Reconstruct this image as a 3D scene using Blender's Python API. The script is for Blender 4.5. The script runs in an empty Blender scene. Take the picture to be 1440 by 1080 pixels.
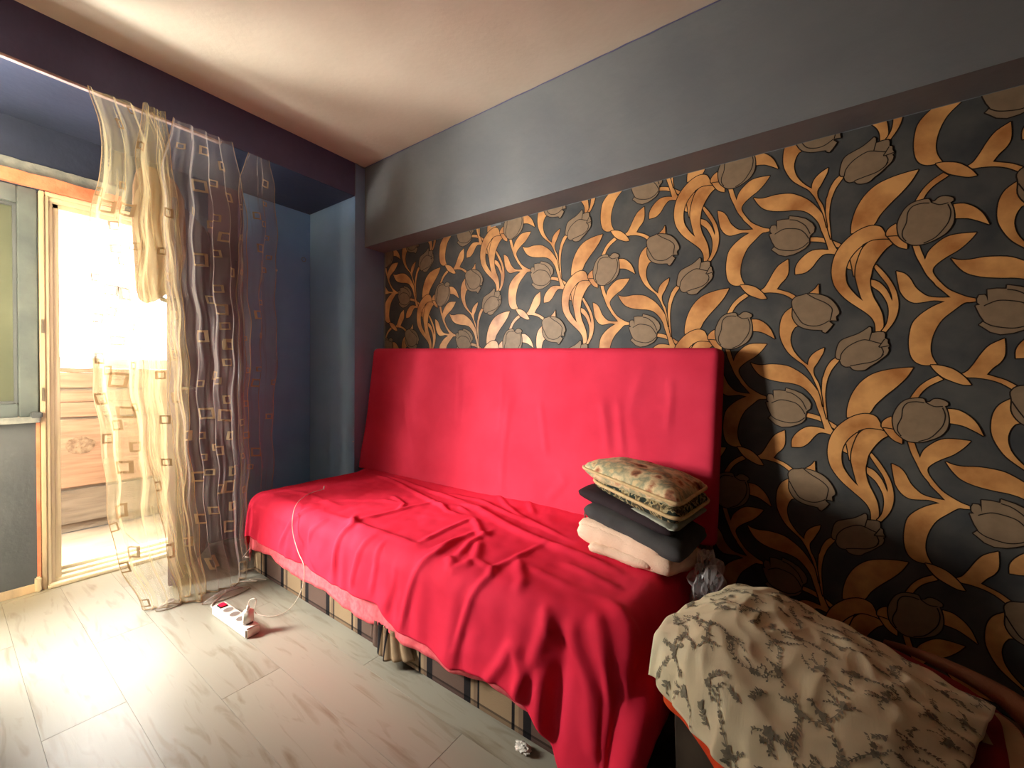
import bpy, bmesh, math, random
from mathutils import Vector, Matrix, noise
R_ = random.Random(7)
scene = bpy.context.scene
col = scene.collection

# ------------------------------------------------------------------ camera
FPX = 581.98
CAM = Vector((3.21867, -1.98065, 1.1258))
CF = Vector((-0.582415, 0.812724, -0.016538)).normalized()
CR = Vector((0.812707, 0.582595, 0.009447)).normalized()
CU = CR.cross(CF).normalized()
cd = bpy.data.cameras.new('camera')
cam = bpy.data.objects.new('camera', cd)
col.objects.link(cam)
cam.matrix_world = Matrix(((CR.x, CU.x, -CF.x, CAM.x), (CR.y, CU.y, -CF.y, CAM.y), (CR.z, CU.z, -CF.z, CAM.z), (0, 0, 0, 1)))
cd.sensor_fit = 'HORIZONTAL'
cd.sensor_width = 36.0
cd.lens = FPX * 36.0 / 1440.0
cd.clip_start = 0.02
scene.camera = cam

# ------------------------------------------------------------------ daylight
w = bpy.data.worlds.new('daylight')
scene.world = w
w.use_nodes = True
bg = w.node_tree.nodes['Background']
bg.inputs[0].default_value = (1.0, 0.96, 0.90, 1)
bg.inputs[1].default_value = 9.0


def area_light(name, loc, rot, sx, sy, power, color, portal=False):
    l = bpy.data.lights.new(name, 'AREA')
    l.shape = 'RECTANGLE'
    l.size = sx
    l.size_y = sy
    l.energy = power
    l.color = color
    if portal:
        l.cycles.is_portal = True
    o = bpy.data.objects.new(name, l)
    o.location = loc
    o.rotation_euler = rot
    col.objects.link(o)
    return o


# the balcony glazing and the room window let the sky in
area_light('balcony_daylight', (-1.12, -1.9, 1.75), (0, math.radians(-90), 0), 1.0, 3.2, 270, (0.98, 1.0, 0.97))
area_light('window_daylight', (-0.34, -2.68, 1.42), (0, math.radians(-60), 0), 0.85, 1.14, 1100, (1.0, 0.985, 0.93))

vs = scene.view_settings
vs.view_transform = 'Standard'
vs.look = 'None'
vs.gamma = 1.0
vs.use_curve_mapping = False
vs.exposure = -0.2
scene.cycles.max_bounces = 10
scene.cycles.transparent_max_bounces = 24


def at(px, py, axis, val):
    """point of the plane <axis>=val seen at that place of the photograph"""
    d = CF + CR * ((px - 720) / FPX) + CU * ((540 - py) / FPX)
    i = 'xyz'.index(axis)
    return CAM + d * ((val - CAM[i]) / d[i])


def lerp(a, b, t):
    return a + (b - a) * t


def table(tab, x):
    if x <= tab[0][0]:
        return tab[0][1]
    for (x0, y0), (x1, y1) in zip(tab, tab[1:]):
        if x <= x1:
            return lerp(y0, y1, (x - x0) / (x1 - x0))
    return tab[-1][1]


def smooth(a, b, x):
    t = max(0.0, min(1.0, (x - a) / (b - a)))
    return t * t * (3 - 2 * t)


def nz(x, y=0.0, z=0.0):
    return noise.noise(Vector((x, y, z)))


# ------------------------------------------------------------------ materials
def srgb(r, g, b):
    f = lambda c: c / 12.92 if c <= 0.04045 else ((c + 0.055) / 1.055) ** 2.4
    return (f(r / 255), f(g / 255), f(b / 255), 1)


def mat(name, c1, c2=None, scale=8.0, rough=0.7, bump=0.0, bscale=60.0, spec=0.3, stretch=(1, 1, 1), detail=6.0, metal=0.0, sheen=0.0, lo=0.35, hi=0.65):
    m = bpy.data.materials.new(name)
    m.use_nodes = True
    nt = m.node_tree
    N, L = nt.nodes, nt.links
    b = N['Principled BSDF']
    b.inputs['Roughness'].default_value = rough
    b.inputs['Specular IOR Level'].default_value = spec
    b.inputs['Metallic'].default_value = metal
    if sheen:
        b.inputs['Sheen Weight'].default_value = sheen
    tc = N.new('ShaderNodeTexCoord')
    mp = N.new('ShaderNodeMapping')
    mp.inputs['Scale'].default_value = stretch
    L.new(tc.outputs['Object'], mp.inputs[0])
    n = N.new('ShaderNodeTexNoise')
    n.inputs['Scale'].default_value = scale
    n.inputs['Detail'].default_value = detail
    L.new(mp.outputs[0], n.inputs['Vector'])
    cr = N.new('ShaderNodeValToRGB')
    cr.color_ramp.elements[0].position = lo
    cr.color_ramp.elements[1].position = hi
    cr.color_ramp.elements[0].color = c1
    cr.color_ramp.elements[1].color = c2 or c1
    L.new(n.outputs['Fac'], cr.inputs[0])
    L.new(cr.outputs[0], b.inputs['Base Color'])
    if bump:
        n2 = N.new('ShaderNodeTexNoise')
        n2.inputs['Scale'].default_value = bscale
        n2.inputs['Detail'].default_value = 4
        L.new(mp.outputs[0], n2.inputs['Vector'])
        bp = N.new('ShaderNodeBump')
        bp.inputs['Strength'].default_value = bump
        bp.inputs['Distance'].default_value = 0.01
        L.new(n2.outputs['Fac'], bp.inputs['Height'])
        L.new(bp.outputs[0], b.inputs['Normal'])
    m['_cr'] = cr.name
    return m


def weave(m, scale=900.0, strength=0.12):
    """fine cloth weave relief"""
    nt = m.node_tree
    N, L = nt.nodes, nt.links
    tc = N.new('ShaderNodeTexCoord')
    wv = N.new('ShaderNodeTexWave')
    wv.inputs['Scale'].default_value = scale / 6
    wv.inputs['Distortion'].default_value = 1.5
    L.new(tc.outputs['Object'], wv.inputs['Vector'])
    bp = N.new('ShaderNodeBump')
    bp.inputs['Strength'].default_value = strength
    bp.inputs['Distance'].default_value = 0.002
    L.new(wv.outputs['Fac'], bp.inputs['Height'])
    L.new(bp.outputs[0], N['Principled BSDF'].inputs['Normal'])
    return m


M = {}
M['ceiling'] = mat('ceiling_paint', srgb(212, 199, 176), srgb(220, 208, 186), 3, 0.9, 0.1, 40)
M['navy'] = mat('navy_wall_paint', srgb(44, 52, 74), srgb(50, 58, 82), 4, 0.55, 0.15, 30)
M['blue'] = mat('blue_pillar_paint', srgb(132, 162, 198), srgb(140, 170, 206), 4, 0.55, 0.15, 30)  # blue pillar paint, lightened to carry some lens haze
M['deep_blue'] = mat('blue_wall_paint', srgb(116, 156, 206), srgb(124, 166, 214), 4, 0.5, 0.15, 30)  # wall's blue is brightened too, haze mixed into the paint tone
M['plum'] = mat('plum_wall_paint', srgb(92, 74, 88), srgb(100, 80, 94), 4, 0.35, 0.1, 30, spec=0.5)
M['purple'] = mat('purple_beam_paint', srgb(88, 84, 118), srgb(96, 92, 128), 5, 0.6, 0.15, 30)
M['grey_wall'] = mat('grey_wall_paint', srgb(116, 118, 120), srgb(126, 127, 127), 3, 0.7, 0.2, 25)
M['charcoal'] = mat('charcoal_wall_paint', srgb(76, 82, 90), srgb(84, 90, 98), 5, 0.6, 0.15, 40)
M['plaster'] = mat('bare_grey_plaster', srgb(116, 122, 126), srgb(136, 140, 140), 25, 0.9, 0.3, 80)
M['coral'] = mat('coral_paint', srgb(240, 150, 118), srgb(226, 124, 92), 14, 0.8, 0.3, 50)
M['cream'] = mat('old_cream_paint', srgb(232, 222, 196), srgb(216, 204, 174), 9, 0.5, 0.2, 30, stretch=(1, 1, 0.25))
M['cream_d'] = mat('worn_beige_paint', srgb(214, 192, 160), srgb(166, 154, 136), 12, 0.6, 0.25, 30, stretch=(1, 1, 0.3), lo=0.45, hi=0.72)
M['white'] = mat('white_plastic', srgb(226, 220, 206), srgb(218, 210, 196), 5, 0.4)
M['win_frame'] = mat('dark_grey_window_paint', srgb(80, 90, 96), srgb(96, 106, 110), 7, 0.35, 0.2, 20, spec=0.5)
M['olive_glass'] = mat('olive_painted_glass', srgb(84, 90, 80), srgb(96, 102, 90), 2.5, 0.2, spec=0.6)
M['leaf_paint'] = mat('dark_plum_gloss_paint', srgb(104, 84, 106), srgb(112, 90, 112), 5, 0.2, 0.05, 12, spec=0.6)
M['hallpaint'] = mat('plain_back_wall_paint', srgb(92, 90, 90), srgb(100, 98, 96), 3, 0.8)
M['board'] = mat('unpainted_pine_board', srgb(190, 150, 116), srgb(168, 124, 94), 5, 0.6, 0.2, 20, stretch=(1, 0.6, 7))
M['board_g'] = mat('weathered_floor_board', srgb(158, 138, 114), srgb(128, 110, 90), 5, 0.6, 0.2, 20, stretch=(1, 0.6, 5))
M['knot'] = mat('chipped_knot', srgb(180, 148, 114), srgb(132, 102, 76), 30, 0.9, 0.6, 90)
M['metal'] = mat('dull_metal', srgb(170, 166, 160), srgb(150, 146, 140), 20, 0.35, metal=0.8)
M['wall_dark'] = mat('wallpaper_dark_ground', srgb(62, 62, 62), srgb(86, 83, 77), 7, 0.62, 0.08, 90, detail=8)
M['bronze'] = mat('wallpaper_bronze_print', srgb(176, 112, 58), srgb(226, 164, 98), 9, 0.42, 0.05, 120, spec=0.4, detail=8, lo=0.33, hi=0.62)
M['taupe'] = mat('wallpaper_taupe_print', srgb(134, 110, 84), srgb(146, 120, 92), 30, 0.55, 0.05, 120)
M['outline'] = mat('wallpaper_dark_outline', srgb(36, 24, 16), None, 5, 0.7)
M['red'] = weave(mat('crimson_cotton', srgb(214, 36, 62), srgb(226, 44, 72), 5, 0.8, spec=0.12))
M['red_back'] = weave(mat('crimson_back_cotton', srgb(204, 46, 70), srgb(214, 54, 78), 5, 0.8, spec=0.12))
M['pink'] = weave(mat('pink_fleece', srgb(226, 92, 100), srgb(236, 110, 114), 60, 0.95, 0.3, 300, spec=0.1))
M['cream_fleece'] = mat('cream_fleece', srgb(222, 186, 158), srgb(236, 204, 176), 12, 0.95, 0.4, 220, spec=0.1)
M['grey_cloth'] = weave(mat('charcoal_grey_cloth', srgb(62, 60, 60), srgb(72, 70, 68), 10, 0.9, spec=0.1))
M['black_cloth'] = weave(mat('black_brown_cloth', srgb(40, 30, 32), srgb(50, 38, 40), 10, 0.85, spec=0.15))
M['pale_green'] = mat('pale_green_grey_cloth', srgb(146, 146, 128), srgb(160, 158, 140), 14, 0.9, 0.2, 200, spec=0.1)
M['piping'] = mat('cream_piping', srgb(206, 178, 132), srgb(190, 160, 114), 40, 0.9, spec=0.1)
M['orange'] = weave(mat('vermilion_upholstery', srgb(214, 70, 24), srgb(200, 60, 20), 9, 0.75, spec=0.2))
M['brown_up'] = weave(mat('brown_upholstery', srgb(112, 66, 38), srgb(98, 56, 32), 9, 0.8, spec=0.2))
M['dark_up'] = weave(mat('charcoal_upholstery', srgb(52, 42, 34), srgb(60, 50, 40), 20, 0.9, spec=0.1))
M['dark_red'] = weave(mat('dark_red_upholstery', srgb(130, 12, 12), srgb(116, 8, 10), 8, 0.8, spec=0.2))
M['beige_print'] = mat('beige_print', srgb(168, 132, 96), srgb(150, 118, 84), 12, 0.8)
M['sheet'] = weave(mat('cream_cotton_sheet', srgb(224, 212, 178), srgb(214, 200, 164), 6, 0.85, spec=0.15), 700, 0.08)
M['print_grey'] = mat('grey_floral_print', srgb(146, 138, 116), srgb(112, 106, 90), 60, 0.85, spec=0.1)
M['cable'] = mat('white_cable', srgb(224, 208, 190), None, 5, 0.4)
M['brown_cloth'] = weave(mat('brown_jacket_cloth', srgb(150, 112, 88), srgb(128, 94, 76), 14, 0.9, spec=0.1))
M['hem'] = mat('curtain_hem', srgb(110, 92, 70), None, 5, 0.9)
M['paper'] = mat('white_tissue', srgb(224, 216, 204), srgb(206, 198, 186), 40, 0.9, 0.3, 100)
M['socket'] = mat('socket_recess_grey', srgb(132, 120, 110), srgb(112, 102, 94), 20, 0.5)
M['plaster_pink'] = mat('pinkish_bare_plaster', srgb(190, 164, 160), srgb(170, 146, 142), 30, 0.9, 0.4, 90)


def ramp_mat(name, base, stops, scale, **k):
    m = mat(name, base, None, scale, **k)
    cr = m.node_tree.nodes[m['_cr']].color_ramp
    cr.elements[0].position = stops[0][0]
    cr.elements[0].color = stops[0][1]
    cr.elements[1].position = stops[-1][0]
    cr.elements[1].color = stops[-1][1]
    for p, c in stops[1:-1]:
        e = cr.elements.new(p)
        e.color = c
    return m


M['tapestry'] = ramp_mat('tapestry_print', srgb(150, 140, 110), [(0.30, srgb(84, 50, 38)), (0.38, srgb(166, 112, 82)), (0.46, srgb(216, 190, 146)), (0.56, srgb(140, 140, 112)), (0.64, srgb(206, 178, 132)), (0.74, srgb(112, 70, 50))], 15, rough=0.9, bump=0.15, bscale=300, spec=0.1, detail=9)
M['dark_tapestry'] = ramp_mat('dark_leaf_print', srgb(60, 60, 50), [(0.34, srgb(36, 42, 36)), (0.47, srgb(46, 52, 44)), (0.50, srgb(176, 160, 120)), (0.56, srgb(120, 100, 66)), (0.60, srgb(44, 46, 38)), (0.75, srgb(150, 130, 92))], 34, rough=0.9, bump=0.15, bscale=300, spec=0.1, detail=6)


def emissive(name, c, s):
    m = bpy.data.materials.new(name)
    m.use_nodes = True
    b = m.node_tree.nodes['Principled BSDF']
    b.inputs['Base Color'].default_value = c
    b.inputs['Emission Color'].default_value = c
    b.inputs['Emission Strength'].default_value = s
    b.inputs['Roughness'].default_value = 0.2
    return m


M['switch_red'] = emissive('lit_red_switch', srgb(255, 20, 50), 1.6)


def sheer(name, c, alpha, tcol=(1, 1, 1, 1), noise_amt=0.0):
    m = bpy.data.materials.new(name)
    m.use_nodes = True
    nt = m.node_tree
    N, L = nt.nodes, nt.links
    N.remove(N['Principled BSDF'])
    out = N['Material Output']
    d = N.new('ShaderNodeBsdfDiffuse'); d.inputs[0].default_value = c
    t = N.new('ShaderNodeBsdfTranslucent'); t.inputs[0].default_value = c
    g = N.new('ShaderNodeBsdfGlossy'); g.inputs[0].default_value = c; g.inputs['Roughness'].default_value = 0.35
    tr = N.new('ShaderNodeBsdfTransparent'); tr.inputs[0].default_value = tcol
    m1 = N.new('ShaderNodeMixShader'); m1.inputs[0].default_value = 0.5
    L.new(d.outputs[0], m1.inputs[1]); L.new(t.outputs[0], m1.inputs[2])
    m3 = N.new('ShaderNodeMixShader'); m3.inputs[0].default_value = 0.08
    L.new(m1.outputs[0], m3.inputs[1]); L.new(g.outputs[0], m3.inputs[2])
    # a thin cloth covers more the more edge-on it is seen
    lw = N.new('ShaderNodeLayerWeight'); lw.inputs['Blend'].default_value = 0.5
    mr = N.new('ShaderNodeMapRange')
    mr.inputs['To Min'].default_value = alpha
    mr.inputs['To Max'].default_value = min(1.0, alpha + 0.34)
    L.new(lw.outputs['Facing'], mr.inputs[0])
    m2 = N.new('ShaderNodeMixShader')
    L.new(mr.outputs[0], m2.inputs[0])
    L.new(tr.outputs[0], m2.inputs[1]); L.new(m3.outputs[0], m2.inputs[2])
    L.new(m2.outputs[0], out.inputs[0])
    return m


M['sheer'] = sheer('backlit_organza', srgb(232, 212, 164), 0.24)  # same organza as the grey panels; the cream tone paints in backlight
M['drape'] = weave(mat('light_blocking_cream_drape', srgb(196, 180, 150), srgb(186, 170, 140), 9, 0.9, spec=0.1))  # made opaque to keep window light off the right side
M['sheer_unlit'] = sheer('unlit_organza', srgb(222, 208, 200), 0.17)  # unlit tone of the same organza, greyed where no backlight falls
M['sheer_sq'] = sheer('woven_square_thread', srgb(196, 170, 136), 0.72)
M['sheer_sq_backlit'] = sheer('backlit_square_thread', srgb(150, 122, 88), 0.86)  # same thread, darkened where the squares stand against the backlight
M['plastic_bag'] = sheer('clear_plastic_film', srgb(220, 214, 210), 0.28)
M['glass'] = sheer('window_glass', srgb(240, 245, 245), 0.03)
M['frost'] = sheer('dusty_olive_glass', srgb(98, 104, 84), 0.93)


def wood_floor():
    m = bpy.data.materials.new('whitewashed_laminate')
    m.use_nodes = True
    nt = m.node_tree
    N, L = nt.nodes, nt.links
    b = N['Principled BSDF']
    oi = N.new('ShaderNodeObjectInfo')
    tc = N.new('ShaderNodeTexCoord')
    ad = N.new('ShaderNodeVectorMath'); ad.operation = 'MULTIPLY_ADD'
    ad.inputs[1].default_value = (37, 17, 5)
    L.new(oi.outputs['Random'], ad.inputs[0])
    L.new(tc.outputs['Object'], ad.inputs[2])
    mp = N.new('ShaderNodeMapping'); mp.inputs['Scale'].default_value = (0.7, 5, 1)
    L.new(ad.outputs[0], mp.inputs[0])
    n = N.new('ShaderNodeTexNoise'); n.inputs['Scale'].default_value = 5; n.inputs['Detail'].default_value = 9; n.inputs['Distortion'].default_value = 1.2
    L.new(mp.outputs[0], n.inputs['Vector'])
    cr = N.new('ShaderNodeValToRGB')
    cr.color_ramp.elements[0].position = 0.24; cr.color_ramp.elements[0].color = srgb(122, 110, 90)
    cr.color_ramp.elements[1].position = 0.46; cr.color_ramp.elements[1].color = srgb(152, 146, 130)
    L.new(n.outputs['Fac'], cr.inputs[0])
    # per-board tint
    mr = N.new('ShaderNodeMapRange'); mr.inputs['To Min'].default_value = 0.93; mr.inputs['To Max'].default_value = 1.03
    L.new(oi.outputs['Random'], mr.inputs[0])
    mx = N.new('ShaderNodeVectorMath'); mx.operation = 'SCALE'
    L.new(cr.outputs[0], mx.inputs[0]); L.new(mr.outputs[0], mx.inputs['Scale'])
    L.new(mx.outputs[0], b.inputs['Base Color'])
    mr2 = N.new('ShaderNodeMapRange'); mr2.inputs['To Min'].default_value = 0.30; mr2.inputs['To Max'].default_value = 0.46
    L.new(n.outputs['Fac'], mr2.inputs[0]); L.new(mr2.outputs[0], b.inputs['Roughness'])
    b.inputs['Specular IOR Level'].default_value = 0.5
    bp = N.new('ShaderNodeBump'); bp.inputs['Strength'].default_value = 0.12; bp.inputs['Distance'].default_value = 0.004
    L.new(n.outputs['Fac'], bp.inputs['Height']); L.new(bp.outputs[0], b.inputs['Normal'])
    return m


M['floor'] = wood_floor()


def plaid():
    m = bpy.data.materials.new('brown_plaid_cloth')
    m.use_nodes = True
    nt = m.node_tree
    N, L = nt.nodes, nt.links
    b = N['Principled BSDF']
    b.inputs['Roughness'].default_value = 0.95
    b.inputs['Specular IOR Level'].default_value = 0.1
    tc = N.new('ShaderNodeTexCoord')
    sp = N.new('ShaderNodeSeparateXYZ')
    L.new(tc.outputs['Object'], sp.inputs[0])

    def band(src, period, off, stops):
        a = N.new('ShaderNodeMath'); a.operation = 'ADD'; a.inputs[1].default_value = off + 100 * period
        L.new(sp.outputs[src], a.inputs[0])
        d = N.new('ShaderNodeMath'); d.operation = 'DIVIDE'; d.inputs[1].default_value = period
        L.new(a.outputs[0], d.inputs[0])
        f = N.new('ShaderNodeMath'); f.operation = 'FRACT'
        L.new(d.outputs[0], f.inputs[0])
        r = N.new('ShaderNodeValToRGB'); r.color_ramp.interpolation = 'CONSTANT'
        r.color_ramp.elements[0].position = 0; r.color_ramp.elements[0].color = stops[0][1]
        r.color_ramp.elements[1].position = stops[1][0]; r.color_ramp.elements[1].color = stops[1][1]
        for p, c in stops[2:]:
            e = r.color_ramp.elements.new(p); e.color = c
        L.new(f.outputs[0], r.inputs[0])
        return r
    br, tan, blk, mid = srgb(98, 78, 68), srgb(146, 122, 94), srgb(36, 32, 32), srgb(124, 102, 82)
    vx = band('X', 0.43, -0.842, [(0, br), (0.33, blk), (0.40, tan), (0.43, mid), (0.47, blk), (0.49, tan), (0.80, blk), (0.825, tan), (0.86, mid), (0.90, blk), (0.97, br)])
    hz = band('Z', 0.24, 0.03, [(0, (0.62, 0.60, 0.62, 1)), (0.25, (0.3, 0.3, 0.32, 1)), (0.28, (0.95, 0.95, 0.95, 1)), (0.62, (1.1, 1.0, 0.9, 1)), (0.66, (0.8, 0.78, 0.76, 1))])
    mx = N.new('ShaderNodeVectorMath'); mx.operation = 'MULTIPLY'
    L.new(vx.outputs[0], mx.inputs[0]); L.new(hz.outputs[0], mx.inputs[1])
    L.new(mx.outputs[0], b.inputs['Base Color'])
    n = N.new('ShaderNodeTexNoise'); n.inputs['Scale'].default_value = 300
    L.new(tc.outputs['Object'], n.inputs['Vector'])
    bp = N.new('ShaderNodeBump'); bp.inputs['Strength'].default_value = 0.3; bp.inputs['Distance'].default_value = 0.003
    L.new(n.outputs['Fac'], bp.inputs['Height']); L.new(bp.outputs[0], b.inputs['Normal'])
    return m


M['plaid'] = plaid()


# ------------------------------------------------------------------ mesh helpers
def tag(o, label=None, cat=None, group=None, kind=None):
    if label: o['label'] = label
    if cat: o['category'] = cat
    if group: o['group'] = group
    if kind: o['kind'] = kind
    return o


def empty(name, loc=(0, 0, 0), rz=0.0):
    o = bpy.data.objects.new(name, None)
    o.location = loc
    o.rotation_euler = (0, 0, rz)
    o.empty_display_size = 0.1
    col.objects.link(o)
    return o


def obj(name, bm, m, parent=None, smooth_=False, mats=None, world=True):
    me = bpy.data.meshes.new(name)
    bm.to_mesh(me)
    bm.free()
    for x in (mats or [m]):
        me.materials.append(x)
    if smooth_:
        for p in me.polygons:
            p.use_smooth = True
    o = bpy.data.objects.new(name, me)
    col.objects.link(o)
    if parent:
        o.parent = parent
        if world:   # geometry given in room coordinates
            bpy.context.view_layer.update()
            o.matrix_parent_inverse = parent.matrix_world.inverted()
    return o


def box(bm, x0, x1, y0, y1, z0, z1, bev=0.0):
    g = bmesh.ops.create_cube(bm, size=1)
    for v in g['verts']:
        v.co = Vector((lerp(x0, x1, v.co.x + .5), lerp(y0, y1, v.co.y + .5), lerp(z0, z1, v.co.z + .5)))
    if bev:
        es = set(e for v in g['verts'] for e in v.link_edges)
        bmesh.ops.bevel(bm, geom=list(es), offset=bev, segments=2, affect='EDGES')
    return bm


def bx(x0, x1, y0, y1, z0, z1, bev=0.0):
    return box(bmesh.new(), x0, x1, y0, y1, z0, z1, bev)


def grid(fn, nu, nv, close_u=False):
    bm = bmesh.new()
    vs_ = [[bm.verts.new(fn(i / nu, j / nv)) for i in range(nu + (0 if close_u else 1))] for j in range(nv + 1)]
    n = nu if close_u else nu
    for j in range(nv):
        for i in range(n):
            i2 = (i + 1) % nu if close_u else i + 1
            bm.faces.new((vs_[j][i], vs_[j][i2], vs_[j + 1][i2], vs_[j + 1][i]))
    return bm


def catmull(pts, n=8, closed=False):
    out = []
    P = [Vector(p) for p in pts]
    m = len(P)
    rng = range(m if closed else m - 1)
    for i in rng:
        if closed:
            a, b, c, d = P[(i - 1) % m], P[i], P[(i + 1) % m], P[(i + 2) % m]
        else:
            a, b, c, d = P[max(i - 1, 0)], P[i], P[i + 1], P[min(i + 2, m - 1)]
        for k in range(n):
            t = k / n
            out.append(0.5 * ((2 * b) + (c - a) * t + (2 * a - 5 * b + 4 * c - d) * t * t + (3 * b - 3 * c + d - a) * t ** 3))
    if not closed:
        out.append(P[-1])
    return out


def tube(bm, pts, r, seg=8, closed=False):
    n = len(pts)
    rings = []
    for i, p in enumerate(pts):
        if closed:
            t = (pts[(i + 1) % n] - pts[i - 1]).normalized()
        else:
            t = (pts[min(i + 1, n - 1)] - pts[max(i - 1, 0)]).normalized()
        up = Vector((0, 0, 1)) if abs(t.z) < 0.9 else Vector((1, 0, 0))
        a = t.cross(up).normalized()
        b = t.cross(a).normalized()
        rr = r(i / (n - 1)) if callable(r) else r
        rings.append([bm.verts.new(p + (a * math.cos(2 * math.pi * k / seg) + b * math.sin(2 * math.pi * k / seg)) * rr) for k in range(seg)])
    for i in range(n if closed else n - 1):
        A, B = rings[i], rings[(i + 1) % n]
        for k in range(seg):
            bm.faces.new((A[k], A[(k + 1) % seg], B[(k + 1) % seg], B[k]))
    if not closed:
        bm.faces.new(rings[0][::-1])
        bm.faces.new(rings[-1])
    return bm


def cyl(bm, c, r, h, seg=20, axis='z', r2=None):
    ax = Vector((0, 0, 1)) if axis == 'z' else Vector((1, 0, 0)) if axis == 'x' else Vector((0, 1, 0))
    c = Vector(c)
    g = bmesh.ops.create_cone(bm, cap_ends=True, segments=seg, radius1=r, radius2=r if r2 is None else r2, depth=h)
    q = Vector((0, 0, 1)).rotation_difference(ax).to_matrix()
    for v in g['verts']:
        v.co = c + q @ (v.co + Vector((0, 0, h / 2)))
    return bm


def solidify(o, t, off=-1.0):
    md = o.modifiers.new('thickness', 'SOLIDIFY')
    md.thickness = t
    md.offset = off
    return o


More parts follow.
